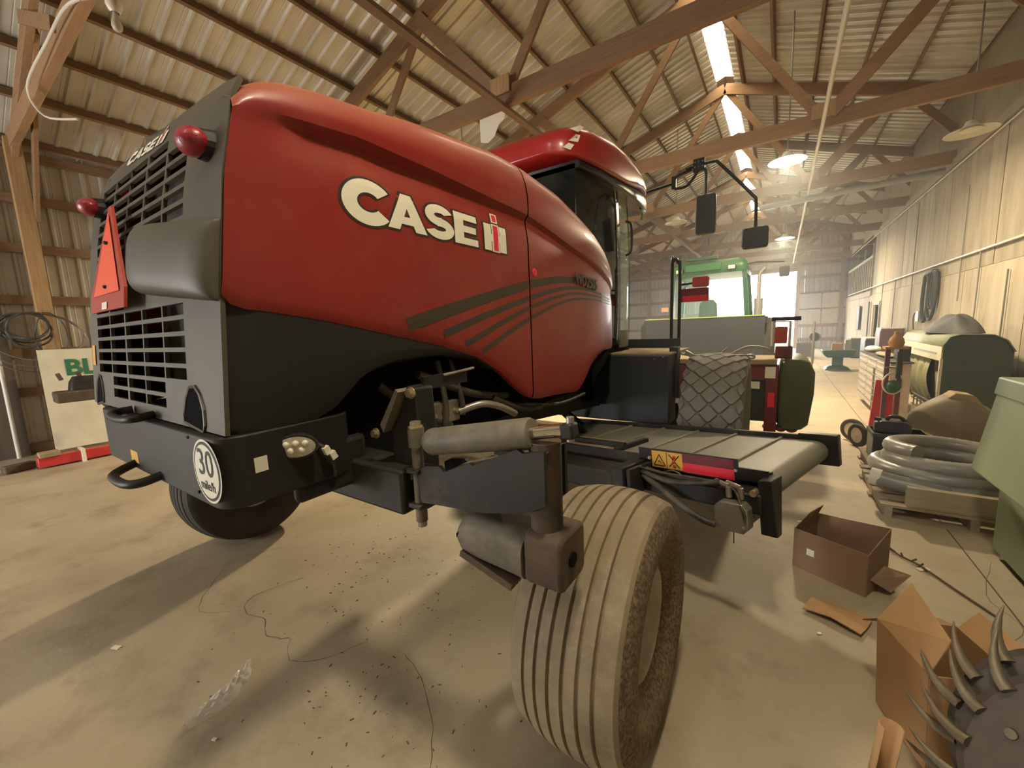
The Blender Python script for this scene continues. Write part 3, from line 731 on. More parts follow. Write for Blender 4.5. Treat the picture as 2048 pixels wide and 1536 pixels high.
# ---- rear grille panel
TOPX = lambda x: 2.475 + .07 * max(0, 1 - ((x - CX) / .80) ** 2) ** .3 + .10 * (-1.4 - x) / 1.6
ub = [-3.0, -2.86]; cols = []
for k in range(5):
    a = -2.86 + k * .234; b = a + (.221 if k < 4 else .205)
    cols.append((len(ub) - 1, a, b)); ub += [b]
    if k < 4: ub.append(a + .234)
    else: ub.append(-1.55)
ub.append(-1.418)
vb = [1.405]; rows = []
z = 1.455
while z < 2.46:
    rows.append((len(vb), z, z + .0405)); vb += [z, z + .0405]; z += .0565
vb += [2.54, 2.6]
def rp(i, j):
    x = ub[i]; z = vb[j]
    f = (z - 1.405) / (2.6 - 1.405)
    if j >= len(vb) - 2: z = TOPX(x) - (.0 if j == len(vb) - 1 else .035)
    else: z = min(z, TOPX(x) - .04 - .0005 * (len(vb) - j))
    # slots lean and taper a little from row to row
    if 2 <= i <= len(ub) - 3: x += .03 * (1.95 - z) * (1 if i > 4 else .2)
    return (x, yr(z), z)
g = G(); nu, nv = len(ub), len(vb)
sl = set()
for ci, (ui, a, b) in enumerate(cols):
    for ri, (vi, z0, z1) in enumerate(rows):
        if ci >= 2 and 1.83 < z0 < 2.13: continue
        if ri < 2 and ci in (0, 4): continue
        if z0 > 2.43 or (z0 > 2.38 and ci == 4): continue
        sl.add((ui, vi))
g.add([rp(i, j) for j in range(nv) for i in range(nu)], [(j * nu + i, j * nu + i + 1, (j + 1) * nu + i + 1, (j + 1) * nu + i) for j in range(nv - 1) for i in range(nu - 1) if (i, j) not in sl])
RG = g.out('rear_grille', 'grille', WR, solid=.014, offs=-1)
G().bb(-2.9, -1.5, .82, .86, 1.4, 2.5).out('radiator', 'rad', WR)
G().cyl((CX - .1, .80, 1.7), (CX - .1, .83, 1.7), .27, 28).out('fan_ring', 'black', WR)
# bulge with rounded body
def bul(u, v):
    a = PI * (u - .5); b = PI * (v - .5)
    sx = math.copysign(abs(math.sin(a)) ** .55, math.sin(a)); sz = math.copysign(abs(math.sin(b)) ** .6, math.sin(b))
    dep = (max(0, math.cos(a)) ** .45) * (max(0, math.cos(b)) ** .5)
    x = -1.69 + sx * .265; z = 1.972 + sz * .125 - .03 * sx
    return (x, yr(z) + .01 - dep * (.105 - .035 * sx), z)
G().grid(bul, 24, 16).out('air_box_bulge', 'grille', RG, smooth=60)
# SMV triangle
def smv(px, pz, off=.05): return (px + .085, yr(pz) - off, pz)
tri = [(-2.505, 2.285), (-2.475, 2.285), (-2.235, 1.925), (-2.235, 1.845), (-2.745, 1.845), (-2.745, 1.925)]
g = G(); n = len(tri)
g.add([smv(x, z, .055) for x, z in tri] + [smv(x, z, .045) for x, z in tri], [tuple(range(n)), tuple(range(2 * n - 1, n - 1, -1))] + [(i, (i + 1) % n, n + (i + 1) % n, n + i) for i in range(n)])
SM = g.out('slow_vehicle_sign', 'smvred', RG)
G().add([smv(x, z, .0575) for x, z in ((-2.49, 2.255), (-2.295, 1.915), (-2.685, 1.915))], [(0, 1, 2)]).out('orange_triangle', 'orange', SM)
for zz in (2.13, 1.945): G().sph(smv(-2.49, zz, .06), .008, 8, 6).out('rivet', 'ink', SM)
G().add([smv(x, z, .0575) for x, z in ((-2.55, 1.882), (-2.47, 1.882), (-2.47, 1.852), (-2.55, 1.852))], [(0, 1, 2, 3)]).out('rating_label', 'cream', SM)
# tail lamps
for x, z in ((-1.535, 2.31), (-2.86, 2.375)):
    c = (x, yr(z) - .045, z)
    t = G().sph(c, (.056, .045, .043), 16, 10).out('tail_lamp', 'redlens', WR, smooth=60)
    G().lathe([(.045, 0), (.05, .03), (.05, .06), (.0, .065)], (x, yr(z) - .03, z), 'y', 18).out('lamp_base', 'black', t)
# brand on rear top
def rear_fn(u, v, d):
    x = -2.62 + u * .122; z = 2.515 + v * .062 - .012 * (u - 1.5)
    return (x, yr(z) - d - .001, z)
brand(rear_fn, .0012, RG, True)
# lamp apertures low on the grille: flat dark plates painted as shaded holes
for x0, s in ((-1.645, 1), (-2.86, -.7)):
    P = [(-.085, -.055), (.075, -.075), (.085, -.05), (.08, .0), (.05, .05), (.01, .075), (-.035, .07), (-.07, .03), (-.09, -.02)]
    g = G(); n = len(P)
    g.add([(x0 + a * s, yr(1.475 + b) - .0025, 1.475 + b) for a, b in P], [tuple(range(n))])
    o = g.out('dark_opening_plate', 'dark', RG)
    G().tube([(x0 + a * s, yr(1.475 + b) - .002, 1.475 + b) for a, b in P], .006, 6, closed=True).out('opening_rim', 'grille', o)
G().add([smv(x - .085, z, .004) for x, z in ((-2.965, 1.60), (-2.915, 1.60), (-2.915, 1.70), (-2.965, 1.70))], [(0, 1, 2, 3)]).out('warning_sticker', 'yellow', RG)
G().tube(smoothpath([(-2.32, .50, 1.42), (-2.32, .44, 1.415), (-2.25, .42, 1.41), (-2.12, .42, 1.41), (-2.05, .44, 1.415), (-2.05, .50, 1.42)], 4), .016, 8).out('latch_handle', 'black', RG, smooth=60)

# ---- counterweight box
def rrect(x0, x1, y0, y1, r, n=5):
    P = []
    for cx, cy, a in ((x1 - r, y0 + r, -90), (x1 - r, y1 - r, 0), (x0 + r, y1 - r, 90), (x0 + r, y0 + r, 180)):
        for k in range(n + 1):
            t = math.radians(a + 90 * k / n); P.append((cx + r * math.cos(t), cy + r * math.sin(t)))
    return P
WB = G().loft([[(x, y, z) for x, y in rrect(-2.78, -1.40, .475, .95, .085)] for z in (1.165, 1.40)]).out('counterweight', 'black', WR, smooth=40, bevel=.006)
G().bb(-1.36 - .1, -1.36 - .05, .7, 1.0, 1.10, 1.30).out('weight_bracket', 'frame', WR, bevel=.02)
sx, sz = -1.505, 1.287
for nm, r, y, m in (('speed_disc', .106, .473, 'cream'), ('speed_ring', .098, .4722, 'ink'), ('speed_face', .089, .4714, 'cream')):
    G().lathe([(0, 0), (r, 0)], (sx, y, sz), 'y', 40).out(nm, m, WB)
text('speed_digits', '30', .125, mtx((sx, .4705, sz + .024), (1, 0, 0), (0, 0, 1)), 'ink', WB, .0, .0004)
text('speed_unit', 'mile/h', .046, mtx((sx, .4705, sz - .048), (1, 0, 0), (0, 0, 1)), 'ink', WB, .0, .0004)
G().bb(-1.4005, -1.3985, .568, .608, 1.268, 1.318).out('white_label', 'white', WB)
G().bb(-2.34, -2.24, .4735, .475, 1.195, 1.245).out('warning_sticker', 'yellow', WB)
G().tube(smoothpath([(-1.98, .48, 1.19), (-2.0, .42, 1.175), (-2.06, .385, 1.17), (-2.22, .385, 1.17), (-2.28, .42, 1.175), (-2.3, .48, 1.19)], 5), .017, 10).out('tow_loop', 'frame', WB, smooth=60)
for x, z in ((-2.62, 1.36), (-1.63, 1.385), (-1.6, 1.2), (-2.4, 1.36)): G().sph((x, .474, z), .006, 8, 6).out('bolt_hole', 'ink', WB)
# oval LED work lamp under the skirt
ax = Vector((.75, -.62, -.12)).normalized(); c = Vector((-1.385, .70, 1.325)); d, s1, u1 = frame_of(ax)
def oval(t, rx, rz, n=24): return [c + d * t + s1 * rx * math.cos(2 * PI * k / n) + u1 * rz * math.sin(2 * PI * k / n) for k in range(n)]
WL = G().loft([oval(-.06, .035, .025), oval(-.035, .055, .038), oval(.0, .072, .046), oval(.008, .07, .044)]).out('work_lamp', 'frame', WR, smooth=50)
G().loft([oval(.0085, .062, .038), oval(.010, .05, .03)]).out('lamp_lens', 'leddish', WL, smooth=50)
for a, b in ((-.03, .012), (0, .014), (.03, .012), (-.018, -.012), (.018, -.012)):
    G().sph(c + d * .006 + s1 * a + u1 * b, .012, 12, 8).out('led_reflector', 'cream', WL, smooth=60)
G().tube(smoothpath([(-1.40, .76, 1.33), (-1.375, .80, 1.29), (-1.37, .815, 1.25), (-1.38, .83, 1.2), (-1.4, .84, 1.17)], 5), .006, 6).out('lamp_cable', 'hose', WL)
for p in ((-1.372, .80, 1.285), (-1.368, .82, 1.262)): G().box(p, (.018, .022, .03), rx=.4).out('plug_connector', 'cream', WL)

# ---- chassis, light-blocking box, axle beam
G().bb(-2.85, -1.52, .95, 3.7, 1.12, 2.3).out('light_blocker', 'dark', WR)  # dark box added under the hood to block light
for k, (a, b, r) in enumerate((((-1.5, 1.15, 1.47), (-1.45, 1.55, 1.20), .02), ((-1.47, 1.5, 1.55), (-1.40, 1.45, 1.18), .016), ((-1.48, 1.6, 1.55), (-1.42, 1.62, 1.25), .016), ((-1.46, 1.35, 1.5), (-1.46, 2.1, 1.28), .022), ((-1.42, 1.9, 1.3), (-1.38, 2.4, 1.15), .018), ((-1.45, 2.2, 1.2), (-1.40, 3.2, 1.12), .014))):
    m_ = [lerp(a[i], b[i], .5) + (.03 if i == 0 else -.04 if i == 2 else 0) for i in range(3)]
    G().tube(smoothpath([a, m_, b], 6), r, 8).out('engine_hose', 'hose', WR, smooth=60)
G().bb(-1.50, -1.44, 1.38, 1.62, 1.22, 1.34).out('valve_block', 'steel', WR, bevel=.008)
for yy in (1.42, 1.5, 1.58): G().hexbolt((-1.44, yy, 1.28), (1, 0, 0), .012, .02).out('fitting', 'zinc', WR)
G().tube(smoothpath([(-1.43, 1.6, 1.27), (-1.35, 1.7, 1.3), (-1.3, 1.8, 1.27), (-1.3, 1.95, 1.2)], 5), .02, 10).out('steel_line', 'steel', WR, smooth=60)
AX = G().beam((-3.2, 1.0, 1.12), (-1.12, 1.0, 1.12), .16, .17).out('axle_beam', 'frame', WR, bevel=.012)
G().beam((-1.9, 1.3, 1.14), (-1.6, 3.9, .98), .16, .2).out('frame_rail', 'frame', WR, bevel=.01)
# upright bracket with bolts
BR = G().prism([(-1.23, 1.04), (-1.075, 1.04), (-1.075, 1.33), (-1.085, 1.50), (-1.13, 1.51), (-1.16, 1.42), (-1.23, 1.34)], 'y', .985, 1.075).out('pivot_bracket', 'frame', WR, bevel=.006)
G().prism([(-1.235, 1.33), (-1.145, 1.475), (-1.135, 1.49), (-1.15, 1.50), (-1.25, 1.36)], 'y', .95, 1.1).out('bracket_gusset', 'cyl', BR)
G().hexbolt((-1.105, .985, 1.485), (0, -1, 0), .016, .018).out('bolt', 'zinc', BR)
G().hexbolt((-1.125, .985, 1.175), (0, -1, 0), .018, .02).out('bolt', 'zinc', BR)
G().hexbolt((-1.29, .96, 1.32), (0, -1, 0), .015, .018).out('bolt', 'zinc', BR)
G().cyl((-1.1, 1.15, 1.53), (-1.1, 1.34, 1.54), .006, 8).out('bracket_rod', 'steel', BR)
G().bb(-1.12, -1.105, 1.05, 1.30, 1.485, 1.535).out('bracket_plate', 'frame', BR)
G().cyl((-1.062, .955, 1.02), (-1.062, .955, 1.37), .021, 18).out('pivot_pin', 'cyl', BR, smooth=50)
G().cyl((-1.062, .955, 1.30), (-1.062, .955, 1.365), .029, 20).out('pin_bushing', 'cyl', BR, smooth=50)
G().hexbolt((-1.062, .955, 1.368), (0, 0, 1), .02, .022).out('bolt', 'zinc', BR)
G().cyl((-1.062, .955, 1.0), (-1.062, .955, 1.04), .017, 12).out('pin_nut', 'steel', BR)
for zz in (1.215, 1.085): G().bb(-1.09, -1.03, .92, 1.0, zz - .009, zz + .009).out('clevis_plate', 'frame', BR, bevel=.004)
# swing arm to the caster spindle
prof = [(-1.03, 1.105), (-1.035, 1.12), (-1.035, 1.225), (-1.0, 1.243), (-.935, 1.252), (-.915, 1.235), (-.80, 1.285), (-.79, 1.278), (-.62, 1.355), (-.60, 1.345), (-.53, 1.36), (-.53, 1.20), (-.60, 1.165), (-.75, 1.13)]
AR = G().prism(prof, 'y', .93, .945).out('swing_arm', 'frame', WR)
G().prism([(a, b - .01) for a, b in prof], 'y', 1.06, 1.075).out('arm_plate', 'frame', AR)
G().add([(-.915, .945, 1.235), (-.53, .945, 1.352), (-.53, 1.06, 1.352), (-.915, 1.06, 1.235)], [(0, 1, 2, 3)]).out('arm_top', 'cyl', AR)
G().add([(-1.03, .945, 1.11), (-.60, .945, 1.175), (-.60, 1.06, 1.175), (-1.03, 1.06, 1.11)], [(0, 1, 2, 3)]).out('arm_floor', 'frame', AR)
G().cyl((-.565, 1.0, 1.02), (-.565, 1.0, 1.37), .049, 28).out('caster_spindle', 'rust', WR, smooth=50)
# hydraulic damper
DA = G().tube([(-1.015, .965, 1.318), (-1.01, .965, 1.319), (-.995, .965, 1.322), (-.985, .965, 1.324), (-.60, .975, 1.395), (-.59, .975, 1.397)], [.02, .036, .045, .047, .047, .043], 26).out('damper_cylinder', 'cyl', WR, smooth=40)
G().cyl((-.595, .975, 1.396), (-.49, .98, 1.415), .02, 18).out('damper_rod', 'chrome', DA, smooth=50)
G().cyl((-1.05, .96, 1.312), (-1.0, .965, 1.320), .016, 12).out('damper_eye', 'cyl', DA)
G().box((-.475, .98, 1.415), (.04, .045, .045), ry=-.15).out('rod_clevis', 'frame', DA, bevel=.008)
G().cyl((-.472, .98, 1.385), (-.472, .98, 1.455), .011, 12).out('clevis_pin', 'steel', DA)
# caster fork
FK = G().loft([[(x, y, z) for y, z in rrect(.93, 1.10, a, b, .045, 4)] for x, a, b in ((-.875, .985, 1.06), (-.86, .955, 1.085), (-.80, .945, 1.10), (-.66, .935, 1.085), (-.62, .93, 1.07))]).out('caster_fork', 'fork', WR, smooth=50)
G().loft([[(x, y, z) for y, z in rrect(.93, 1.10, .935, 1.105, .03, 3)] for x in (-.61, -.485)]).out('fork_crown', 'rust', FK, smooth=40, bevel=.012)
G().cyl((-.492, 1.0, 1.02), (-.4775, 1.0, 1.02), .022, 18).out('dark_hole_disc', 'dark', FK)  # solid dark disc painted as the shade inside a hole
G().beam((-.835, 1.02, 1.0), (-.815, 1.50, .52), .045, .13).out('fork_leg', 'fork', FK, bevel=.01)
G().beam((-.86, .95, .965), (-.66, .955, .905), .05, .02).out('fork_flange', 'rust', FK)
G().cyl((-.84, 1.5, .5), (-.55, 1.5, .5), .04, 16).out('stub_axle', 'frame', FK)

# ---- tyres
def rib_tyre(cx, cy, cz, out_sign, mats, name, wname):
    R, W = .51, .44
    tw = .185; gr = [-.125, -.075, -.025, .025, .075, .125]
    prof = [(.465, -tw - .012), (.48, -tw)]
    cur = -tw
    rr = lambda t: R - .030 * (abs(t) / tw) ** 2.2
    for q in gr:
        prof += [(rr(q - .007), q - .007), (rr(q) - .013, q - .004), (rr(q) - .013, q + .004), (rr(q + .007), q + .007)]
    prof += [(.48, tw), (.465, tw + .012)]
    root = thing_part(wname)
    tr = G().lathe([(r, t) for r, t in prof], (cx, cy, cz), 'x', 80).out('tread', mats[0], root, smooth=32)
    for sg in (-1, 1):
        p = [(.465, tw + .012), (.45, .207), (.41, .222), (.35, .222), (.30, .21), (.255, .185), (.225, .16), (.207, .14)]
        G().lathe([(r, t * sg) for r, t in p], (cx, cy, cz), 'x', 64).out('sidewall', mats[1], root, smooth=50)
    o = out_sign
    G().lathe([(.215, .150 * o), (.222, .158 * o), (.215, .163 * o), (.205, .15 * o), (.198, .10 * o), (.19, .06 * o), (.17, .045 * o), (.10, .052 * o), (.085, .045 * o), (0, .045 * o)], (cx, cy, cz), 'x', 48).out('rim', mats[2], root, smooth=40)
    G().lathe([(.215, -.150 * o), (.222, -.158 * o), (.205, -.15 * o), (.19, -.06 * o), (.08, -.04 * o), (0, -.04 * o)], (cx, cy, cz), 'x', 48).out('rim_back', mats[2], root, smooth=40)
    G().lathe([(.055, .045 * o), (.05, .10 * o), (.0, .105 * o)], (cx, cy, cz), 'x', 20).out('hub_cap', mats[2], root, smooth=40)
    for k in range(6):
        a = k * PI / 3
        G().hexbolt((cx + .048 * o, cy + .085 * math.cos(a), cz + .085 * math.sin(a)), (o, 0, 0), .011, .016).out('wheel_nut', 'steel', root)
    return root
def thing_part(name):
    o = bpy.data.objects.new(name, None); COL.objects.link(o); o.parent = WR; o.empty_display_size = .1; return o
rib_tyre(-.555, 1.5, .508, 1, ('tread', 'wall_rubber', 'rim'), 'caster_tyre', 'caster_wheel')
rib_tyre(-3.84, 1.48, .508, -1, ('darkrubber', 'darkrubber', 'rim'), 'caster_tyre', 'caster_wheel')  # darker rubber than the near tyre: its shadow is put into the colour
G().beam((-3.55, 1.0, 1.05), (-3.57, 1.42, .52), .05, .13).out('far_fork_leg', 'frame', WR)
G().bb(-3.9, -3.2, .92, 1.1, 1.0, 1.2).out('far_swing_arm', 'frame', WR)

def drive_wheel(cx, lugs):
    cy, cz, R, W = 4.6, .69, .665, .54
    root = thing_part('drive_wheel')
    p = [(.33, -.2), (.42, -.25), (.52, -.275), (.60, -.27), (.645, -.245), (.655, -.2), (R, -.1), (R + .004, 0), (R, .1), (.655, .2), (.645, .245), (.60, .27), (.52, .275), (.42, .25), (.33, .2)]
    G().lathe([(r, t) for r, t in p], (cx, cy, cz), 'x', 72).out('tyre_carcass', 'lugbase', root, smooth=40)
    G().lathe([(.34, .2), (.33, .12), (.30, .05), (0, .05)], (cx, cy, cz), 'x', 40).out('rim', 'rim', root, smooth=40)
    G().lathe([(.34, -.2), (.33, -.12), (.30, -.05), (0, -.05)], (cx, cy, cz), 'x', 40).out('rim_back', 'rim', root, smooth=40)
    if not lugs: return
    # diamond lug mesh, local z radial, x across, y along the roll
    def ring(s, z): return [(s * x, s * y, z) for x, y in ((.082, 0), (.068, .016), (.012, .074), (-.012, .074), (-.068, .016), (-.082, 0), (-.068, -.016), (-.012, -.074), (.012, -.074), (.068, -.016))]
    g = G().loft([ring(1.04, -.015), ring(1.0, .012), ring(.93, .018)])
    me = bpy.data.meshes.new('tread_lug'); me.from_pydata(g.v, [], g.f); me.materials.append(M['lug'])
    ob = Vector((CX, 2.5, 0)); n = 24
    for k in range(n * 2):
        a = 2 * PI * k / (n * 2)
        xs = (-.176, 0.0, .176) if k % 2 == 0 else (-.238, -.088, .088, .238)
        for x in xs:
            rr = R - .032 * (abs(x) / .25) ** 2.5
            tl = .0 if abs(x) < .2 else math.copysign(.45, x)
            o = bpy.data.objects.new('tread_lug', me); COL.objects.link(o); o.parent = root
            o.location = Vector((cx + x, cy + rr * math.cos(a), cz + rr * math.sin(a))) - ob
            o.rotation_euler = (Matrix.Rotation(a - PI / 2, 3, 'X') @ Matrix.Rotation(tl, 3, 'Y')).to_euler()
            if abs(x) > .2: o.scale = (.42, .9, 1)
            else: o.scale = (.93, 1.0, 1)
drive_wheel(-.52, True); drive_wheel(-3.91, False)
G().bb(-3.6, -.8, 4.45, 4.75, .6, .85).out('drive_axle', 'frame', WR)

# ---- platform boxes in front of the hood
PB = G().bb(-3.5, -.86, 3.95, 4.25, .72, 1.40).out('tank_box', 'navy', WR, bevel=.012)
G().bb(-3.4, -.85, 3.96, 4.9, 1.40, 1.415).out('platform_top', 'tan', PB)
for yy, zz in ((-.92, 1.38), (-1.0, 1.36)): G().sph((yy, 3.945, zz), .008, 8, 6).out('rivet', 'steel', PB)
G().bb(-.92, -.84, 4.2, 4.32, .95, 1.46).out('platform_post', 'navy', WR, bevel=.006)
G().bb(-3.3, -.95, 4.88, 4.92, 1.3, 1.52).out('platform_kick_plate', 'navy', WR)
G().bb(-2.9, -1.45, 3.5, 4.6, 1.0, 1.5).out('cab_floor', 'dark', WR)

# ---- cab
CB = thing_part('cab')
cr_ = [(3.12, .50, 3.13, 3.21), (3.16, .64, 3.10, 3.28), (3.25, .75, 3.085, 3.34), (3.5, .82, 3.08, 3.40), (3.9, .855, 3.085, 3.445), (4.2, .865, 3.10, 3.45), (4.5, .87, 3.15, 3.42), (4.75, .865, 3.19, 3.36), (4.95, .84, 3.20, 3.28), (5.06, .80, 3.19, 3.225)]
def rsec(h, zb, zt, n=5):
    w_ = zt - zb; P = []
    r1 = min(.16, w_ * .55); r0 = min(.03, w_ * .2)
    for cx, cz, r, a in ((h - r0, zb + r0, r0, -90), (h - r1, zt - r1, r1, 0)):
        for k in range(n + 1):
            t = math.radians(a + 90 * k / n); P.append((cx + r * math.cos(t), cz + r * math.sin(t)))
    top = [(h * .4, zt + .02), (0, zt + .028), (-h * .4, zt + .02)]
    return P + top + [(-a, b) for a, b in reversed(P)]
G().loft([[(CX + a, y, z) for a, z in rsec(h, zb, zt)] for y, h, zb, zt in cr_]).out('cab_roof', 'redroof', CB, smooth=50)
# worn cream scuffs on the roof corner
for pts in ([(3.22, 3.30), (3.30, 3.335), (3.36, 3.37), (3.40, 3.355), (3.33, 3.31), (3.26, 3.27)], [(3.20, 3.20), (3.24, 3.25), (3.28, 3.25), (3.25, 3.19)], [(3.17, 3.15), (3.20, 3.185), (3.23, 3.17), (3.21, 3.13)]):
    G().add([(CX + interp([(3.12, .50), (3.16, .64), (3.25, .75), (3.5, .82)], y) + .006 - max(0, z - 3.26) * .55, y - .004, z) for y, z in pts], [tuple(range(len(pts)))]).out('roof_scuff', 'cream', CB)
cb_ = [(3.3, .74, 3.02, 3.10), (3.6, .80, 3.02, 3.10), (4.1, .845, 3.02, 3.10), (4.5, .858, 3.0, 3.16), (4.75, .858, 2.98, 3.2), (4.95, .84, 2.98, 3.21), (5.08, .80, 3.0, 3.19), (5.13, .7, 3.04, 3.14)]
G().loft([[(CX + a, y, z) for a, z in rsec(h, zb, zt)] for y, h, zb, zt in cb_]).out('roof_underside', 'blackgloss', CB, smooth=50)
# body panels, pillars, glazing
def cabx(y): return interp([(3.2, -1.50), (3.5, -1.44), (4.0, -1.41), (4.4, -1.41), (4.6, -1.45), (4.75, -1.55), (4.85, -1.75)], y)
def cabwall(name, ys, z0, z1, m, right=True, d=0.0, lean=.03):
    rings = []
    for y in ys:
        row = []
        for k in range(7):
            z = lerp(z0, z1, k / 6); x = cabx(y) + d - lean * ((z - 2.1) / .9) ** 2
            row.append((x if right else mir(x), y, z))
        rings.append(row)
    return G().loft(rings, closed=False, caps=False).out(name, m, CB, smooth=60)
for rt in (True, False):
    cabwall('rear_quarter_glass', stations(3.3, 4.10, 6), 1.5, 3.05, 'glassdark', rt)
    cabwall('pillar', [4.10, 4.13, 4.16], 1.5, 3.05, 'blackgloss', rt, .012)
    cabwall('door_glass', stations(4.16, 4.85, 12), 1.64, 3.03, 'glassclear', rt)
    cabwall('door_sill', stations(4.16, 4.80, 8), 1.46, 1.64, 'grille', rt, .008)
    cabwall('door_frame_edge', [4.60, 4.63], 1.6, 3.03, 'blackgloss', rt, .01)
G().add([(-1.5, 3.3, 1.5), (-2.9, 3.3, 1.5), (-2.9, 3.3, 3.06), (-1.5, 3.3, 3.06)], [(0, 1, 2, 3)]).out('rear_window', 'glassdark', CB)
G().add([(-1.75, 4.85, 1.5), (-2.65, 4.85, 1.5), (-2.65, 4.85, 3.0), (-1.75, 4.85, 3.0)], [(0, 1, 2, 3)]).out('windshield', 'glassclear', CB)
G().bb(-2.9, -1.5, 3.3, 4.8, 1.46, 1.52).out('floor_pan', 'dark', CB)
G().tube(smoothpath([(-1.39, 4.3, 2.42), (-1.345, 4.3, 2.44), (-1.335, 4.32, 2.5), (-1.335, 4.32, 2.68), (-1.345, 4.3, 2.74), (-1.39, 4.3, 2.76)], 4), .012, 8).out('grab_handle', 'blackgloss', CB, smooth=60)
G().tube(smoothpath([(-1.42, 4.75, 3.02), (-1.36, 4.78, 2.95), (-1.37, 4.8, 2.87)], 5), .014, 8).out('roof_hose', 'steel', CB, smooth=60)
ST = G().loft([[(x, y, z) for x, y in rrect(-2.5, -1.95, 3.75, 4.2, .1)] for z in (1.75, 2.0)]).out('seat_cushion', 'dark', CB, smooth=50)
G().loft([[(x, y, z) for x, y in rrect(-2.47, -1.98, 3.68, 3.8, .05)] for z in (2.0, 2.7)]).out('seat_back', 'dark', CB, smooth=50)

# ---- mirrors on their arms
MA = thing_part('mirror_arm')
Ym = 5.28
G().cyl((-1.5, 5.0, 3.20), (-1.16, Ym, 3.33), .018, 10).out('arm_tube', 'blackgloss', MA, smooth=60)
G().box((-1.13, Ym, 3.34), (.05, .05, .14)).out('pivot_block', 'frame', MA, bevel=.006)
G().tube(smoothpath([(-1.12, Ym, 3.39), (-1.05, Ym, 3.42), (-.93, Ym, 3.44)], 4), .016, 8).out('arm_tube', 'blackgloss', MA, smooth=60)
G().tube(smoothpath([(-1.12, Ym, 3.27), (-1.0, Ym, 3.27), (-.93, Ym, 3.33), (-.86, Ym, 3.42), (-.81, Ym, 3.42), (-.785, Ym, 3.37), (-.785, Ym, 3.15)], 5), .017, 8).out('arm_tube', 'blackgloss', MA, smooth=60)
G().bb(-.92, -.80, Ym - .03, Ym + .03, 3.40, 3.54).out('clamp_block', 'frame', MA, bevel=.005)
for i in range(3):
    for j in range(2): G().sph((-.90 + i * .04, Ym - .032, 3.45 + j * .05), .01, 8, 6).out('clamp_bolt', 'steel', MA)
G().tube(smoothpath([(-1.0, Ym, 3.46), (-.8, Ym, 3.475), (-.70, Ym, 3.475), (-.66, Ym, 3.45), (-.5, Ym, 3.26), (-.32, Ym, 3.04), (-.285, Ym, 2.97), (-.28, Ym, 2.7)], 5), .017, 8).out('arm_tube', 'blackgloss', MA, smooth=60)
def mirror(x0, x1, z0, z1, nm):
    G().loft([[(x, y, z) for x, z in rrect(x0 + e, x1 - e, z0 + e, z1 - e, .035 - e * .3, 4)] for y, e in ((Ym - .04, .012), (Ym - .02, .0), (Ym + .04, .0))]).out(nm, 'mirror', MA, smooth=40)
mirror(-.885, -.675, 2.70, 3.14, 'mirror_head'); mirror(-.405, -.155, 2.475, 2.70, 'convex_mirror_head')

# ---- front marker arm with reflector boards
FA = thing_part('marker_arm')
Yf = 5.05
G().tube(smoothpath([(-1.085, Yf, 1.28), (-1.085, Yf, 2.36), (-1.075, Yf, 2.40), (-1.045, Yf, 2.43), (-1.02, Yf, 2.38), (-1.0, Yf, 2.30), (-1.0, Yf, 1.28)], 5), .019, 10).out('arm_hoop', 'blackgloss', FA, smooth=60)
G().cyl((-1.0, Yf, 2.13), (-.83, Yf, 2.14), .012, 8).out('lamp_stalk', 'blackgloss', FA)
G().loft([[(x, y, z) for x, z in rrect(-.86, -.69, 2.09, 2.2, .02, 3)] for y in (Yf - .03, Yf + .03)]).out('marker_lamp', 'smvred', FA, smooth=40)
RB = G().bb(-1.0, -.69, Yf - .005, Yf + .005, 1.93, 2.08).out('reflector_board', 'reflmaroon', FA)
G().bb(-.965, -.70, Yf - .008, Yf - .005, 1.935, 2.0).out('red_strip', 'reflred', RB)

# ================================================================ side delivery conveyor
SC = thing('swath_conveyor', 'flat grey belt conveyor deck with warning stickers reaching out below the machine', 'conveyor', (-.6, 2.9, 0))
c18, s18 = math.cos(math.radians(18)), math.sin(math.radians(18))
DO = Vector((0, 2.52, .85)); DU = Vector((c18, -s18, .10)); DV = Vector((s18, c18, 0)); DW = DU.cross(DV).normalized()
def D(u, v, w_): return DO + DU * u + DV * v + DW * w_
def dbox(u0, u1, v0, v1, w0, w1, name, m, parent, bevel=0.0):
    return G().hexa([D(u0, v0, w0), D(u1, v0, w0), D(u1, v1, w0), D(u0, v1, w0), D(u0, v0, w1), D(u1, v0, w1), D(u1, v1, w1), D(u0, v1, w1)]).out(name, m, parent, bevel=bevel)
# belt wrapped round the end roller
rings = []
prof = [(-2.3, 0), (-1.2, 0.0), (-.4, 0), (-.06, 0)] + [(-.06 + .075 * math.sin(a), -.075 + .075 * math.cos(a)) for a in [PI * k / 10 for k in range(1, 11)]] + [(-.5, -.15), (-2.3, -.15)]
BT = G().loft([[D(u, v, w_) for u, w_ in prof] for v in (.0, .3, .6, .93)], closed=False, caps=False).out('draper_belt', 'belt', SC, smooth=40)
for u in (-.26, -.57, -.88, -1.2, -1.55): dbox(u - .008, u + .008, .02, .92, .0, .014, 'belt_slat', 'plygrey', BT)
G().cyl(D(-.06, -.02, -.075), D(-.06, .95, -.075), .06, 16).out('end_roller', 'beltdark', SC)
dbox(-2.3, -.02, .935, .965, -.12, .035, 'far_side_rail', 'frame', SC)
dbox(-.16, .07, .935, 1.0, -.17, .045, 'far_end_plate', 'blackgloss', SC, .006)
dbox(-2.3, .0, -.03, .0, -.12, .025, 'near_side_rail', 'frame', SC)
GP = dbox(-.80, -.155, -.06, -.05, -.045, .085, 'guard_plate', 'blackgloss', SC)
dbox(-.17, .0, -.065, -.055, -.03, .04, 'guard_plate', 'blackgloss', SC)
ws = dbox(-.70, -.485, -.0625, -.06, -.035, .075, 'warning_sticker', 'yellow', GP)
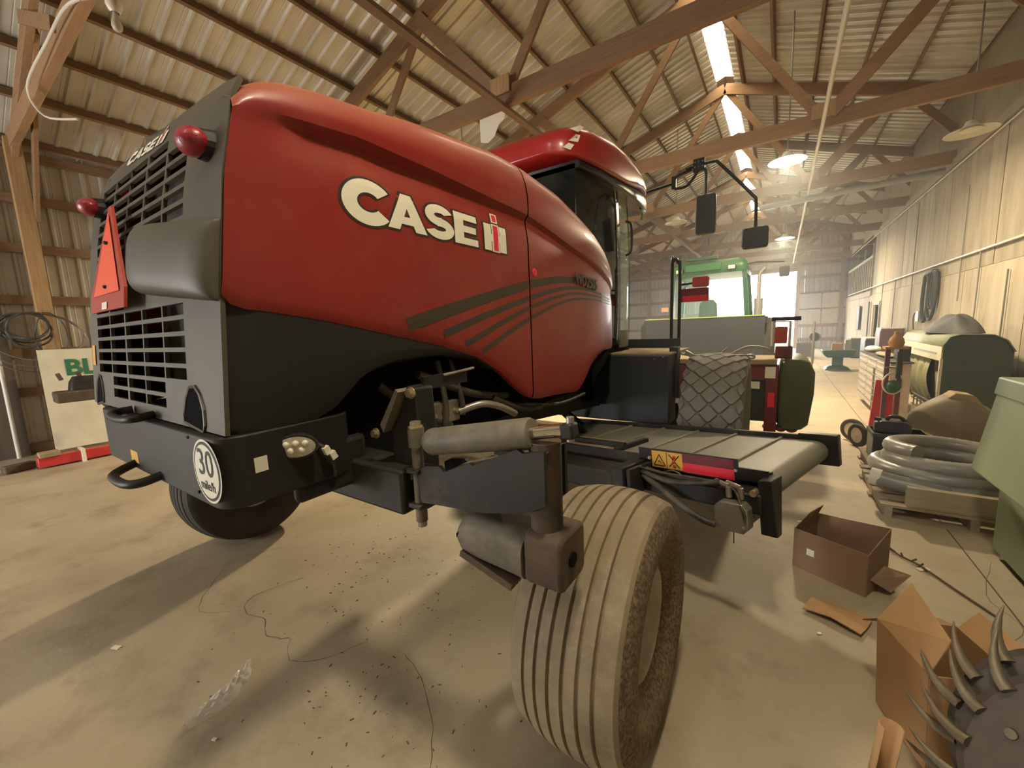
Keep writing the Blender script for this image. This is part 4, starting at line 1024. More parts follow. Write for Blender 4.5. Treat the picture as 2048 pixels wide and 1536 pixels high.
def dpoly(pts, v, name, m, parent): return G().add([D(u, v, w_) for u, w_ in pts], [tuple(range(len(pts)))]).out(name, m, parent)
for a, b in (((-.685, -.02), (-.605, -.02)), ((-.605, -.02), (-.645, .052)), ((-.645, .052), (-.685, -.02))):
    G().cyl(D(a[0], -.0632, a[1]), D(b[0], -.0632, b[1]), .0028, 6).out('triangle_line', 'ink', ws)
G().tube([D(-.655, -.0632, .0), D(-.648, -.0632, .012), D(-.638, -.0632, .006), D(-.632, -.0632, -.004)], .0025, 6).out('hazard_mark', 'ink', ws)
G().cyl(D(-.592, -.0632, -.033), D(-.592, -.0632, .073), .0018, 6).out('divider_line', 'ink', ws)
for a, b in (((-.575, -.02), (-.505, .06)), ((-.575, .06), (-.505, -.02))): G().cyl(D(a[0], -.0634, a[1]), D(b[0], -.0634, b[1]), .003, 6).out('cross_line', 'ink', ws)
for q in ((-.54, .045), (-.545, .015), (-.538, -.012)): G().sph(D(q[0], -.0632, q[1]), .012, 8, 6).out('figure_mark', 'smvred', ws)
dbox(-.485, -.175, -.0625, -.06, .02, .078, 'maroon_reflector', 'reflmaroon', GP)
dbox(-.485, -.175, -.0627, -.06, -.04, .02, 'red_reflector', 'reflred', GP)
for u in (-.72, -.165): G().hexbolt(D(u, -.06, .02), -DV, .009, .01).out('guard_bolt', 'zinc', GP)
# square arm with clamp
dbox(-2.2, -.80, -.32, -.10, -.18, -.03, 'support_arm', 'frame', SC, .01)
dbox(-.83, -.74, -.34, -.08, -.20, .01, 'arm_clamp', 'frame', SC, .008)
dbox(-.72, -.69, -.33, -.09, -.16, .005, 'arm_clamp', 'frame', SC, .006)
dbox(-.69, .0, -.18, -.03, -.17, -.06, 'inner_beam', 'frame', SC, .01)
dbox(-2.1, -1.05, .10, .14, .0, .05, 'angle_iron', 'frame', SC)
dbox(-2.1, -1.1, -.02, .32, .002, .012, 'dusty_cover', 'tan', SC)
dbox(-1.08, -1.04, .02, .42, .0, .03, 'angle_iron', 'frame', SC)
# hydraulic motor
MO = thing_part('hydraulic_motor'); MO.parent = SC
G().hexa([D(-.02, -.16, -.28), D(.06, -.16, -.28), D(.06, -.10, -.28), D(-.02, -.10, -.28), D(-.02, -.16, .01), D(.05, -.16, .02), D(.05, -.02, .02), D(-.02, -.02, .01)]).out('motor_plate', 'blackgloss', MO, bevel=.006)
oc = [(-.205, -.13), (-.175, -.10), (-.06, -.095), (-.035, -.125), (-.035, -.225), (-.06, -.255), (-.175, -.255), (-.205, -.225)]
G().loft([[D(u, v, w_) for u, w_ in oc] for v in (-.27, -.20)]).out('motor_cover', 'steel', MO, bevel=.005)
G().loft([[D(-.12 + (u + .12) * .86, v, -.175 + (w_ + .175) * .86) for u, w_ in oc] for v in (-.20, -.06)]).out('motor_body', 'steel', MO, bevel=.004)
for u, w_ in ((-.18, -.135), (-.18, -.22), (-.06, -.13), (-.06, -.22), (-.12, -.115), (-.12, -.24)): G().hexbolt(D(u, -.27, w_), -DV, .008, .008).out('motor_bolt', 'steel', MO)
for u in (-.15, -.09): G().cyl(D(u, -.2, -.09), D(u, -.2, -.03), .016, 10).cyl(D(u, -.2, -.03), D(u - .08, -.17, -.02), .014, 10).out('hose_fitting', 'steel', MO, smooth=50)
G().cyl(D(-.03, -.15, -.05), D(-.03, -.20, -.05), .018, 12).out('port_plug', 'zinc', MO)
for pts, r in (([D(-.68, -.2, -.06), D(-.55, -.24, -.10), D(-.40, -.27, -.17), D(-.27, -.28, -.22), D(-.20, -.27, -.235)], .019),
               ([D(-.70, -.2, -.03), D(-.5, -.22, -.06), D(-.35, -.2, -.05), D(-.2, -.18, -.02)], .016),
               ([D(-.70, -.22, -.0), D(-.5, -.2, -.02), D(-.3, -.19, -.02), D(-.13, -.2, -.04), D(-.06, -.27, -.11), D(-.04, -.28, -.16)], .007),
               ([D(-.72, -.15, -.02), D(-.6, -.13, -.05), D(-.4, -.14, -.06), D(-.22, -.17, -.04)], .014)):
    G().tube(smoothpath(pts, 6), r, 10).out('hydraulic_hose', 'hose', SC, smooth=60)
G().tube(smoothpath([D(-.6, -.09, -.05), D(-.53, -.1, -.03), D(-.48, -.1, -.05), D(-.51, -.11, -.075), D(-.56, -.11, -.06)], 5), .004, 6).out('wire_loop', 'wire', SC)
G().cyl(D(-.12, -.24, -.255), D(-.125, -.24, -.33), .003, 6).out('straw_wisp', 'straw', SC)
# hanger links up to the machine frame
G().cyl((-1.75, 3.2, 1.05), tuple(D(-1.8, .5, 0)), .03, 10).out('hanger_link', 'frame', SC)
G().cyl((-1.9, 3.4, 1.05), tuple(D(-2.1, .8, 0)), .03, 10).out('hanger_link', 'frame', SC)

# ================================================================ header on the front of the windrower
HD = thing('cutting_header', 'wide crop header beyond the diamond tread tyre with black end shield tinted olive by flare and maroon back', 'header', (-2.2, 6.2, 0))
G().bb(-4.75, -.02, 5.75, 6.5, 1.15, 1.21).out('top_beam', 'tan', HD, bevel=.01)
G().bb(-4.75, -.35, 5.8, 5.9, .62, 1.15).out('back_sheet', 'maroon', HD)
G().bb(-4.75, -.35, 5.82, 6.4, .42, .64).out('pan', 'dark', HD)
G().bb(-.40, -.02, 5.82, 5.95, .95, 1.15).out('back_sheet', 'maroon', HD)
G().bb(-.40, -.12, 5.86, 5.95, .42, .95).out('drive_shield', 'navy', HD)
G().bb(-.13, -.0, 5.80, 5.92, .30, 1.14).out('end_frame', 'maroon', HD, bevel=.01)
G().bb(-.10, -.03, 5.79, 5.80, .62, .80).out('red_reflector', 'reflred', HD)
G().bb(-.14, -.03, 5.788, 5.80, .98, 1.12).out('instruction_label', 'cream', HD)
G().bb(-.31, -.19, 5.81, 5.82, .84, .93).out('white_label', 'white', HD)
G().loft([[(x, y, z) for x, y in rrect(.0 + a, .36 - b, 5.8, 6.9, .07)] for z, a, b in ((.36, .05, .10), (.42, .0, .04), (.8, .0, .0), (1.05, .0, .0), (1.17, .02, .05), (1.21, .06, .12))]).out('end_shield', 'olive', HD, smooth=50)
for x in (-.08, .05, .16): G().sph((x, 5.95, .34), (.07, .12, .05), 10, 6).out('skid_foot', 'maroon', HD, smooth=60)
for pts in ([(-1.05, 5.7, 1.3), (-.9, 5.75, 1.22), (-.6, 5.8, 1.24), (-.35, 5.85, 1.36), (-.15, 5.9, 1.34), (-.05, 5.95, 1.26)], [(-1.1, 5.75, 1.28), (-.8, 5.8, 1.23), (-.5, 5.8, 1.23), (-.3, 5.85, 1.26), (-.28, 5.85, 1.22), (-.5, 5.8, 1.215)], [(-1.05, 5.7, 1.33), (-.95, 5.7, 1.27), (-.9, 5.7, 1.22)]):
    G().tube(smoothpath(pts, 6), .016, 8).out('header_hose', 'pipe', HD, smooth=60)
ML = G().loft([[(x, y, z) for x, z in rrect(-.06, .07, 1.39, 1.60, .015, 3)] for y in (6.05, 6.09)]).out('marker_plate', 'smvred', HD)
G().tube([(-.085, 6.04, 1.36), (-.085, 6.04, 1.66), (.095, 6.04, 1.66), (.095, 6.04, 1.36)], .016, 8).out('marker_guard', 'conduit', HD)
G().bb(-.1, .2, 6.02, 6.10, 1.67, 1.72).out('marker_crossbar', 'frame', HD)
G().bb(-.05, .13, 5.95, 6.1, 1.21, 1.36).out('marker_bracket', 'maroon', HD, bevel=.01)
G().cyl((-.72, 5.72, 1.2), (-.55, 5.72, 1.36), .012, 8).out('lift_rod', 'steel', HD)
G().bb(-.75, -.63, 5.71, 5.72, 1.22, 1.29).out('orange_label', 'yellow', HD)
for x in (-4.3, -.6): G().bb(x - .05, x + .05, 6.0, 6.3, .0, .44).out('stand_leg', 'frame', HD)

# ================================================================ green tractor beyond
GT = thing('green_tractor', 'green cab tractor seen from behind, parked before the bright doorway', 'tractor', (-1.75, 13, 0))
G().bb(-3.15, -.33, 11.5, 11.6, .75, 1.80).out('rear_panel', 'navy', GT)
G().bb(-3.15, -.33, 11.48, 11.75, 1.79, 1.815).out('panel_cap', 'lime', GT)
G().hexa([(-3.3, 11.55, .75), (-3.15, 11.5, .75), (-3.15, 11.6, .75), (-3.3, 11.6, .75), (-3.3, 11.55, 1.6), (-3.15, 11.5, 1.8), (-3.15, 11.6, 1.8), (-3.3, 11.6, 1.6)]).out('panel_wing', 'navy', GT)
G().bb(-2.9, -.7, 11.7, 16.5, .8, 1.75).out('body', 'green', GT, bevel=.03)
CY0, CY1 = 12.5, 14.1
for x, sg in ((-2.62, 1), (-.87, -1)):
    for y in (CY0, CY1):
        G().hexa([(x - .06 - .1 * sg, y - .04, 1.75), (x + .06 - .1 * sg, y - .04, 1.75), (x + .06 - .1 * sg, y + .04, 1.75), (x - .06 - .1 * sg, y + .04, 1.75), (x - .05, y - .04, 3.0), (x + .05, y - .04, 3.0), (x + .05, y + .04, 3.0), (x - .05, y + .04, 3.0)]).out('cab_post', 'darkgreen', GT)
G().loft([[(x, y, z) for x, y in rrect(-2.68 + e, -.80 - e, CY0 - .15 + e, CY1 + .2 - e, .15)] for z, e in ((2.98, .03), (3.05, 0), (3.22, .0), (3.32, .08), (3.36, .2))]).out('cab_roof', 'green', GT, smooth=50)
G().bb(-2.3, -1.4, CY0 - .25, CY0 - .1, 3.06, 3.26).out('rear_fascia', 'green', GT, bevel=.02)
G().bb(-2.25, -1.5, CY0 - .2, CY0 - .05, 3.36, 3.44).out('roof_light_bar', 'darkgreen', GT, bevel=.015)
for x in (-2.45, -1.15): 
    q = G().loft([[(a, y, z) for a, z in rrect(x - .1, x + .1, 3.04, 3.16, .03, 3)] for y in (CY0 - .25, CY0 - .1)]).out('roof_lamp', 'frame', GT)
    G().bb(x - .08, x + .08, CY0 - .256, CY0 - .25, 3.055, 3.145).out('lamp_glass', 'white', q)
G().add([(-2.66, CY0, 1.8), (-.83, CY0, 1.8), (-.9, CY0, 2.98), (-2.58, CY0, 2.98)], [(0, 1, 2, 3)]).out('rear_window', 'glassclear', GT)
G().add([(-2.66, CY1, 1.8), (-.83, CY1, 1.8), (-.9, CY1, 2.98), (-2.58, CY1, 2.98)], [(0, 1, 2, 3)]).out('front_window', 'glassclear', GT)
G().loft([[(x, y, z) for x, y in rrect(-2.05 + e, -1.55 - e, 13.0, 13.2, .08)] for z, e in ((1.8, .0), (2.2, .02), (2.32, .12))]).out('seat_back', 'dark', GT, smooth=50)
G().cyl((-2.5, CY0 - .02, 2.5), (-2.2, CY0 - .02, 2.8), .012, 6).out('wiper_arm', 'ink', GT)
EX = G().tube([(-.52, 12.5, 1.75), (-.52, 12.5, 2.25)], .10, 14).out('exhaust_muffler', 'pipe', GT, smooth=50)
G().tube(smoothpath([(-.52, 12.5, 2.25), (-.52, 12.5, 2.8), (-.50, 12.5, 2.9), (-.40, 12.5, 3.02)], 4), .045, 12).out('exhaust_pipe', 'pipe', EX, smooth=50)
G().tube([(-.85, 12.5, 3.15), (-.6, 12.5, 3.18), (.0, 12.5, 3.12)], .015, 8).out('mirror_bar', 'frame', GT)
G().loft([[(x, y, z) for x, z in rrect(-.1, .12, 2.75, 3.0, .04, 3)] for y in (12.45, 12.52)]).out('side_mirror', 'mirror', GT)
G().bb(-2.95, -2.75, 12.4, 12.5, 2.02, 2.14).out('side_lamp', 'amber', GT)
G().bb(-.75, -.3, 12.0, 13.0, 1.6, 1.78).out('step_box', 'frame', GT)
for x in (-3.15, -.45):
    for y in (13.0, 16.5):
        wq = G().lathe([(.45, -.28), (.75, -.3), (.86, -.25), (.88, 0), (.86, .25), (.75, .3), (.45, .28)], (x, y, .88), 'x', 40).out('wheel_tyre', 'darkrubber', GT, smooth=40)
        G().lathe([(.45, -.28), (.42, -.1), (0, -.1), (0, .1), (.42, .1), (.45, .28)], (x, y, .88), 'x', 32).out('wheel_rim', 'lime', wq, smooth=40)

# ================================================================ right side: workshop clutter
def quad(name, pts, m, parent, th=.004):
    a, b, c = Vector(pts[0]), Vector(pts[1]), Vector(pts[2]); n = (b - a).cross(c - b).normalized() * th
    k = len(pts); P = [Vector(p) for p in pts]
    return G().add(P + [p + n for p in P], [tuple(range(k - 1, -1, -1)), tuple(range(k, 2 * k))] + [(i, (i + 1) % k, k + (i + 1) % k, k + i) for i in range(k)]).out(name, m, parent)
# --- upright cardboard box
b0 = Vector((.14, 3.20, 0)); e1 = Vector((.355, -.185, 0)); e2 = Vector((.145, .30, 0)); up = Vector((0, 0, .275))
CBX = thing('cardboard_box', 'brown open cardboard box with a small white label, standing on the open floor', 'box', (.4, 3.25, 0), group='cardboard boxes')
quad('box_panel', [b0, b0 + e1, b0 + e1 + up, b0 + up], 'cardbacklit', CBX)
quad('box_panel', [b0 + e1, b0 + e1 + e2, b0 + e1 + e2 + up * 1.25, b0 + e1 + up], 'cardbacklit', CBX)
quad('box_panel', [b0 + e2 + e1, b0 + e2, b0 + e2 + up * 1.05, b0 + e2 + e1 * .4 + up * 1.12, b0 + e2 + e1 + up * 1.25], 'cardbacklit', CBX)
quad('box_panel', [b0 + e2, b0, b0 + up, b0 + e2 + up * 1.05], 'cardbacklit', CBX)
quad('box_bottom', [b0 + V(0, 0, .004), b0 + e1 + V(0, 0, .004), b0 + e1 + e2 + V(0, 0, .004), b0 + e2 + V(0, 0, .004)], 'cardbacklit', CBX)
quad('box_flap', [b0 + up, b0 + e2 * .9 + up, b0 + e2 * .8 + V(.05, .03, .37), b0 + e2 * .45 + V(.02, 0, .35)], 'cardbacklit', CBX)
quad('box_flap', [b0 + e1 * 1.0 + e2 * .15 + V(0, 0, .1), b0 + e1 + e2 * .75 + V(0, 0, .12), b0 + e1 * 1.25 + e2 * .95 + V(.02, 0, .09), b0 + e1 * 1.2 + e2 * .4 + V(0, 0, .03)], 'cardbacklit', CBX)
n_ = Vector((-.46, -.885, 0)) * .005
quad('white_label', [b0 + e1 * .2 + V(0, 0, .12) + n_, b0 + e1 * .31 + V(0, 0, .12) + n_, b0 + e1 * .31 + V(0, 0, .165) + n_, b0 + e1 * .2 + V(0, 0, .165) + n_], 'white', CBX, .001)
# --- torn flap on the floor
pts = [(.176, 2.691), (.221, 2.793), (.361, 2.84), (.491, 2.738), (.455, 2.66), (.424, 2.592), (.30, 2.655)]
ft = G().loft([[(x, y, .006 + .03 * math.sin(k * 1.3 + .5) ** 2 + dz) for k, (x, y) in enumerate(pts)] for dz in (0, .006)]).out('cardboard_scrap', 'card')
tag(ft, 'loose tan cardboard flap lying bent on the concrete', 'cardboard')
# --- big open box beside the spiked wheels
BB = thing('cardboard_box', 'large orange-brown cardboard carton with raised flap behind the spiked wheels', 'box', (.6, 2.0, 0), group='cardboard boxes')
A_, B_ = Vector((.404, 2.16, .40)), Vector((.503, 1.887, .40)); dd = Vector((.26, .095, 0)); dn = Vector((.02, .0, -.395))
quad('box_panel', [A_ + dn, B_ + dn, B_, A_], 'card', BB)
quad('box_panel', [B_ + dn, B_ + dd + dn, B_ + dd, B_], 'card', BB)
quad('box_panel', [B_ + dd + dn, A_ + dd + dn, A_ + dd, B_ + dd], 'card', BB)
quad('box_panel', [A_ + dd + dn, A_ + dn, A_, A_ + dd], 'card', BB)
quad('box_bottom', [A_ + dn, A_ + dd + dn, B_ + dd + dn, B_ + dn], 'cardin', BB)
quad('box_flap', [A_, B_, Vector((.559, 1.926, .53)), Vector((.517, 2.249, .55))], 'card', BB)
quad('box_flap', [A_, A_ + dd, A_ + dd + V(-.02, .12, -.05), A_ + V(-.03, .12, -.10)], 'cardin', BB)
quad('box_flap', [B_ + dd, A_ + dd, A_ + dd + V(.06, .02, .08), B_ + dd + V(.06, .02, .08)], 'card', BB)
RL = G()
P = [(.345 + .03 * math.cos(a), 1.66 + .03 * math.sin(a)) for a in [k * .5 for k in range(9)]]
RL.loft([[(x + z * .1, y + z * .1, z) for x, y in P] for z in (.002, .30)], closed=False, caps=False)
o = RL.out('rolled_cardboard', 'card', None, smooth=60, solid=.004); tag(o, 'curled strip of cardboard standing against the big carton corner', 'cardboard')

# --- spiked rotary wheels
def tine_wheel(c, n, R_, label, ntine=18, ph=0.0):
    c = Vector(c); n = Vector(n).normalized(); u = n.cross(Vector((0, 0, 1))).normalized(); v_ = u.cross(n)
    t = thing('spiked_wheel', label, 'wheel', tuple(c), group='spiked rotary wheels')
    def ring(r, h, k=48): return [c + n * h + (u * math.cos(2 * PI * i / k) + v_ * math.sin(2 * PI * i / k)) * r for i in range(k)]
    G().loft([ring(.05, -.004), ring(R_ - .03, -.004), ring(R_, -.004), ring(R_, .006), ring(R_ - .02, .010), ring(R_ - .035, .004), ring(.05, .004)], True, False).out('disc', 'discmetal', t, smooth=30)
    G().loft([ring(.055, -.02, 20), ring(.055, .025, 20), ring(.03, .03, 20)]).out('hub', 'tinemetal', t, smooth=40)
    for k in range(6):
        a = ph + k * PI / 3; p = c + (u * math.cos(a) + v_ * math.sin(a)) * (R_ * .72)
        G().tube([p + n * .004, p + n * .012], .014, 12).out('rivet', 'tinemetal', t)
    for k in range(ntine):
        a = ph + 2 * PI * k / ntine
        er = u * math.cos(a) + v_ * math.sin(a); et = u * math.sin(a) - v_ * math.cos(a)
        path = []; rad = []
        for q in range(7):
            s = q / 6
            path.append(c + er * (R_ - .03 + .15 * s) + et * (.10 * s ** 1.9) * (1 if u.x > 0 else -1) + n * (.012 - .03 * s * s))
            rad.append(.022 * (1 - s) ** .8 + .0025)
        G().tube(path, rad, 8, flat=.7).out('tine', 'tinemetal', t, smooth=60)
    return t
tine_wheel((.80, 1.50, .41), (-.61, -.61, .51), .345, 'spiked steel rotary wheel with curved tines, front one at the corner', 19, .1)
tine_wheel((.80, 1.59, .425), (-.61, -.61, .51), .345, 'spiked steel rotary wheel with curved tines, standing just behind the other', 19, .2)

# --- pale green slant-front cabinet
GC = thing('parts_washer', 'pale green slant front parts washing cabinet at the frame edge', 'cabinet', (1.7, 3.6, 0))
G().prism([(1.30, .05), (2.2, .05), (2.2, .56), (1.30, .56)], 'y', 2.3, 4.03).out('base_cabinet', 'cabgreen', GC, bevel=.01)
G().prism([(1.165, .60), (1.2, .57), (2.25, .57), (2.25, 1.14), (1.245, 1.14)], 'y', 2.25, 4.07).out('sloped_front', 'cabgreen', GC, bevel=.008)
G().prism([(1.235, 1.13), (2.25, 1.13), (2.25, 1.25), (1.25, 1.25)], 'y', 2.23, 4.09).out('lid', 'cabgreen', GC, bevel=.01)
G().bb(1.36, 2.15, 2.4, 3.95, 0, .05).out('dark_gap_filler', 'dark', GC)  # near-black filler painted as the shaded gap under the cabinet
for zz in (.80, .86, .92, .98): G().beam((1.19 + (zz - .6) * .148 - .004, 3.55, zz), (1.19 + (zz - .6) * .148 - .004, 3.75, zz), .004, .012).out('label_line', 'white', GC)

# --- pallet, plank and suction hose
def pallet(x0, x1, y0, y1, label):
    t = thing('wooden_pallet', label, 'pallet', ((x0 + x1) / 2, (y0 + y1) / 2, 0), group='wooden pallets by the wall')
    for i in range(3):
        x = lerp(x0 + .05, x1 - .05, i / 2); G().bb(x - .025, x + .025, y0, y1, .02, .11).out('stringer', 'pallet', t)
    n = 7
    for i in range(n):
        y = lerp(y0, y1 - .1, i / (n - 1)); G().bb(x0, x1, y, y + .1, .11, .13).out('deck_board', 'pallet', t)
    for y in (y0, (y0 + y1) / 2 - .05, y1 - .1): G().bb(x0, x1, y, y + .1, .0, .02).out('bottom_board', 'pallet', t)
    return t
pallet(.76, 1.85, 4.34, 5.45, 'grey weathered pallet under the coiled suction hose')
pallet(.84, 1.5, 5.62, 6.2, 'weathered pallet under the black crate beyond the hose coil')
tag(G().bb(.92, 1.85, 4.36, 4.42, .132, .29).out('timber_plank', 'pallet'), 'thick grey plank set on edge along the front of the pallet', 'plank')
def hosepath():
    P = [(.78, 4.66, .25), (.95, 4.62, .23), (1.15, 4.57, .22)]
    turns = 2.9; N = 60
    for i in range(N + 1):
        a = -1.75 + 2 * PI * turns * i / N; s = i / N
        r = .47 - .13 * s + .04 * math.sin(3 * s * PI)
        P.append((1.30 + r * 1.02 * math.cos(a), 5.02 + r * math.sin(a) * .95, .215 + .26 * s))
    return smoothpath(P, 5)
hp = hosepath()
sh = thing('suction_hose', 'thick ribbed grey suction hose coiled on the pallet', 'hose', (1.3, 5.0, .13))
G().tube(hp, [.070 + (.003 if i % 2 else 0) for i in range(len(hp))], 12).out('hose_coil', 'suction', sh, smooth=80)
q = hp[0]; G().tube([q + V(-.05, .02, .01), q + V(.02, 0, 0)], .075, 14).out('hose_end', 'conduit', sh, smooth=50)

# --- crate, jug, wheels, lime frame, tan hood
CR = thing('battery_crate', 'black plastic crate on the pallet behind the coiled hose', 'crate', (1.08, 5.8, .13))
G().bb(.88, 1.32, 5.64, 5.98, .132, .44).out('crate_body', 'battery', CR, bevel=.01)
G().bb(.87, 1.33, 5.63, 5.99, .40, .44).out('crate_rim', 'tarp', CR, bevel=.005)
JG = thing('oil_jug', 'black plastic jug with a looped handle lying on the crate', 'jug', (1.05, 5.8, .44))
G().loft([[(x, y, z) for x, y in rrect(.90 + e, 1.20 - e, 5.70, 5.88, .05)] for z, e in ((.442, .0), (.52, .0), (.56, .04))]).out('jug_body', 'battery', JG, smooth=50)
G().tube(smoothpath([(1.0, 5.79, .56), (1.03, 5.79, .60), (1.10, 5.79, .60), (1.16, 5.79, .55), (1.2, 5.79, .5)], 5), .018, 8).out('jug_handle', 'battery', JG, smooth=60)
G().cyl((.93, 5.79, .55), (.93, 5.79, .585), .03, 14).out('jug_cap', 'tarp', JG)
def smallwheel(x, y, label, ry):
    t = thing('cart_wheel', label, 'wheel', (x, y, .15), ry, group='small cart wheels')
    for nm, pr, m in (('tyre', [(.1, -.025), (.14, -.03), (.15, -.015), (.15, .015), (.14, .03), (.1, .025)], 'darkrubber'), ('wheel_disc', [(.1, -.02), (.05, -.01), (.0, -.02), (0, .02), (.05, .01), (.1, .02)], 'rim')):
        g_ = G().lathe(pr, (0, 0, 0), 'x', 24); me = bpy.data.meshes.new(nm); me.from_pydata(g_.v, [], g_.f); me.materials.append(M[m]); me.shade_smooth()
        o = bpy.data.objects.new(nm, me); COL.objects.link(o); o.parent = t
    g_ = G().cyl((0, 0, 0), (.2, 0, 0), .012, 8); me = bpy.data.meshes.new('axle'); me.from_pydata(g_.v, [], g_.f); me.materials.append(M['steel']); o = bpy.data.objects.new('axle', me); COL.objects.link(o); o.parent = t
smallwheel(.88, 7.02, 'small black cart wheel with pale hub, farther of two near the pallets', .9)
smallwheel(.90, 6.72, 'small black cart wheel with pale hub, nearer of two beside the pallets', .5)
LF = thing('lime_frame', 'lime green steel frame on the floor behind the black crate', 'frame', (1.6, 7.0, 0))
G().bb(1.33, 1.95, 6.72, 6.80, .10, .17).out('front_rail', 'lime', LF, bevel=.005)
G().hexa([(1.43, 6.82, .285), (1.95, 6.72, .18), (1.95, 7.1, .18), (1.43, 7.1, .285), (1.43, 6.82, .30), (1.95, 6.72, .20), (1.95, 7.1, .20), (1.43, 7.1, .30)]).out('sloped_plate', 'lime', LF)
for x, y in ((1.46, 6.85), (1.46, 7.05), (1.9, 7.05), (1.9, 6.75)): G().bb(x - .03, x + .03, y - .03, y + .03, 0, .3 if x < 1.5 else .18).out('frame_leg', 'lime', LF)
tag(G().bb(1.44, 1.66, 6.85, 7.08, .302, .54).out('wooden_block', 'tan', None, bevel=.012), 'dusty tan block resting on the lime green frame', 'block')
TH = thing('engine_hood', 'tan moulded engine hood leaning in front of the dark green machine', 'hood', (1.65, 6.1, 0))
rings = []
for s, cx, cz, hw_, hh in ((0, 1.30, .46, .05, .07), (.1, 1.34, .47, .09, .11), (.35, 1.45, .50, .16, .17), (.6, 1.58, .51, .24, .25), (.8, 1.72, .45, .27, .30), (1, 1.92, .36, .27, .28)):
    rings.append([(cx + .02 * math.sin(a), 6.52 + hw_ * .8 * math.copysign(abs(math.cos(a)) ** .7, math.cos(a)), max(.02, cz + hh * math.copysign(abs(math.sin(a)) ** .7, math.sin(a)))) for a in [2 * PI * k / 20 for k in range(20)]])
G().loft(rings).out('hood_shell', 'brownhood', TH, smooth=50)
G().prism([(1.60, .74), (1.66, .80), (1.80, .78), (1.92, .62), (1.75, .68)], 'y', 6.4, 6.64).out('hood_crest', 'tan', TH, bevel=.01)
G().bb(1.6, 1.9, 6.45, 6.6, 0, .2).out('hood_support', 'dark', TH)
# --- big dark housing
HS = thing('blast_machine', 'large dark green machine housing with rounded cap and hanging cloth inside', 'machine', (2.2, 9.1, 0))
pr = [(1.90, .25), (2.56, .25), (2.56, 1.15), (2.48, 1.30), (2.36, 1.37), (2.05, 1.38), (1.96, 1.35), (1.90, 1.24)]
G().prism([(2.12, .25), (2.56, .25), (2.56, 1.15), (2.12, 1.15)], 'y', 8.04, 10.26).out('housing_body', 'housing', HS)
for y0, y1 in ((8.0, 8.06), (10.24, 10.3)): G().prism(pr[:3] + pr[3:], 'y', y0, y1).out('end_panel', 'housing', HS, bevel=.01)
G().loft([[(x, y, z) for x, z in [(1.90, 1.15), (1.90, 1.24), (1.96, 1.35), (2.05, 1.38), (2.36, 1.37), (2.48, 1.30), (2.56, 1.15)]] for y in (7.98, 10.32)], closed=False, caps=False).out('rounded_cap', 'housingtop', HS, smooth=50, solid=.012)
G().bb(1.885, 1.90, 8.0, 10.3, 1.02, 1.22).out('name_panel', 'signwhite', HS)
G().bb(1.882, 1.886, 8.2, 9.4, 1.10, 1.13).out('panel_line', 'pipe', HS)
for y in (8.02, 10.28): G().bb(1.88, 1.91, y - .02, y + .02, .22, 1.05).out('frame_strip', 'conduit', HS)
G().bb(2.0, 2.11, 8.1, 10.2, .25, 1.1).out('inner_mesh', 'plygrey', HS)
def drape(u, v): return (1.975 - .08 * math.sin(PI * v) * (1 + .3 * math.sin(u * 23)) + .012 * math.sin(u * 40), lerp(8.75, 10.0, u) - .3 * v * (1 - u), lerp(1.03, .32, v))
G().grid(drape, 40, 14).out('hanging_cloth', 'cloth', HS, smooth=80)
for k in range(6): G().bb(1.885, 1.90, 8.15 + k * .2, 8.17 + k * .2, .18, .40).out('grate_bar', 'conduit', HS)
for z in (.2, .30, .38): G().bb(1.885, 1.90, 8.1, 9.3, z, z + .012).out('grate_bar', 'conduit', HS)
for y in (8.1, 10.2):
    for x in (1.95, 2.5): G().bb(x - .04, x + .04, y - .04, y + .04, 0, .26).out('machine_foot', 'frame', HS)
def tarpf(u, v):
    a = 2 * PI * u; r = v
    h = (.26 * (1 - r ** 2.2) + .035 * math.sin(a * 3 + r * 4) * r * (1 - r) * 4)
    return (2.2 + .27 * r * math.cos(a) * (1 + .1 * math.sin(3 * a)), 8.85 + .75 * r * math.sin(a), 1.393 + max(0, h))
tag(G().grid(tarpf, 36, 10).out('folded_tarp', 'tarp', None, smooth=60), 'dark tarp bundled on top of the green machine', 'tarp')
# --- tool chest
TC = thing('tool_chest', 'long pale tool chest of many drawers along the wall', 'tool chest', (1.6, 9.4, 0))
G().bb(1.37, 1.60, 8.0, 10.6, .10, .98).out('chest_body', 'toolwhite', TC)
G().bb(1.35, 1.62, 7.98, 10.62, .98, 1.0).out('chest_top', 'tarp', TC)
for c in range(3):
    for r in range(7):
        y0 = 8.03 + c * .86; z0 = .14 + r * .117
        d_ = G().bb(1.35, 1.372, y0, y0 + .82, z0, z0 + .105).out('drawer', 'toolwhite', TC)
        G().bb(1.335, 1.352, y0 + .03, y0 + .79, z0 + .085, z0 + .10).out('drawer_handle', 'steel', d_)
for y in (8.2, 10.4): G().cyl((1.48, y, 0), (1.48, y, .1), .05, 12).out('caster', 'dark', TC)
G().bb(1.345, 1.36, 8.95, 9.1, .12, .8).out('hanging_strap', 'tarp', TC)
for nm, lb, c, d_, m in (('rag_pile', 'white rags heaped on the tool chest top', (1.48, 10.2, 1.062), (.12, .2, .06), 'white'), ('rag_pile', 'pale cloth strip lying along the tool chest top', (1.48, 9.1, 1.037), (.10, .5, .035), 'cloth')):
    tag(G().sph(c, d_, 14, 8).out(nm, m, None, smooth=60), lb, 'rags')
tag(G().bb(1.50, 1.60, 8.1, 8.6, 1.002, 1.22).out('tool_case', 'tarp', None, bevel=.01), 'dark tool case standing on the chest beside the machine cap', 'case')
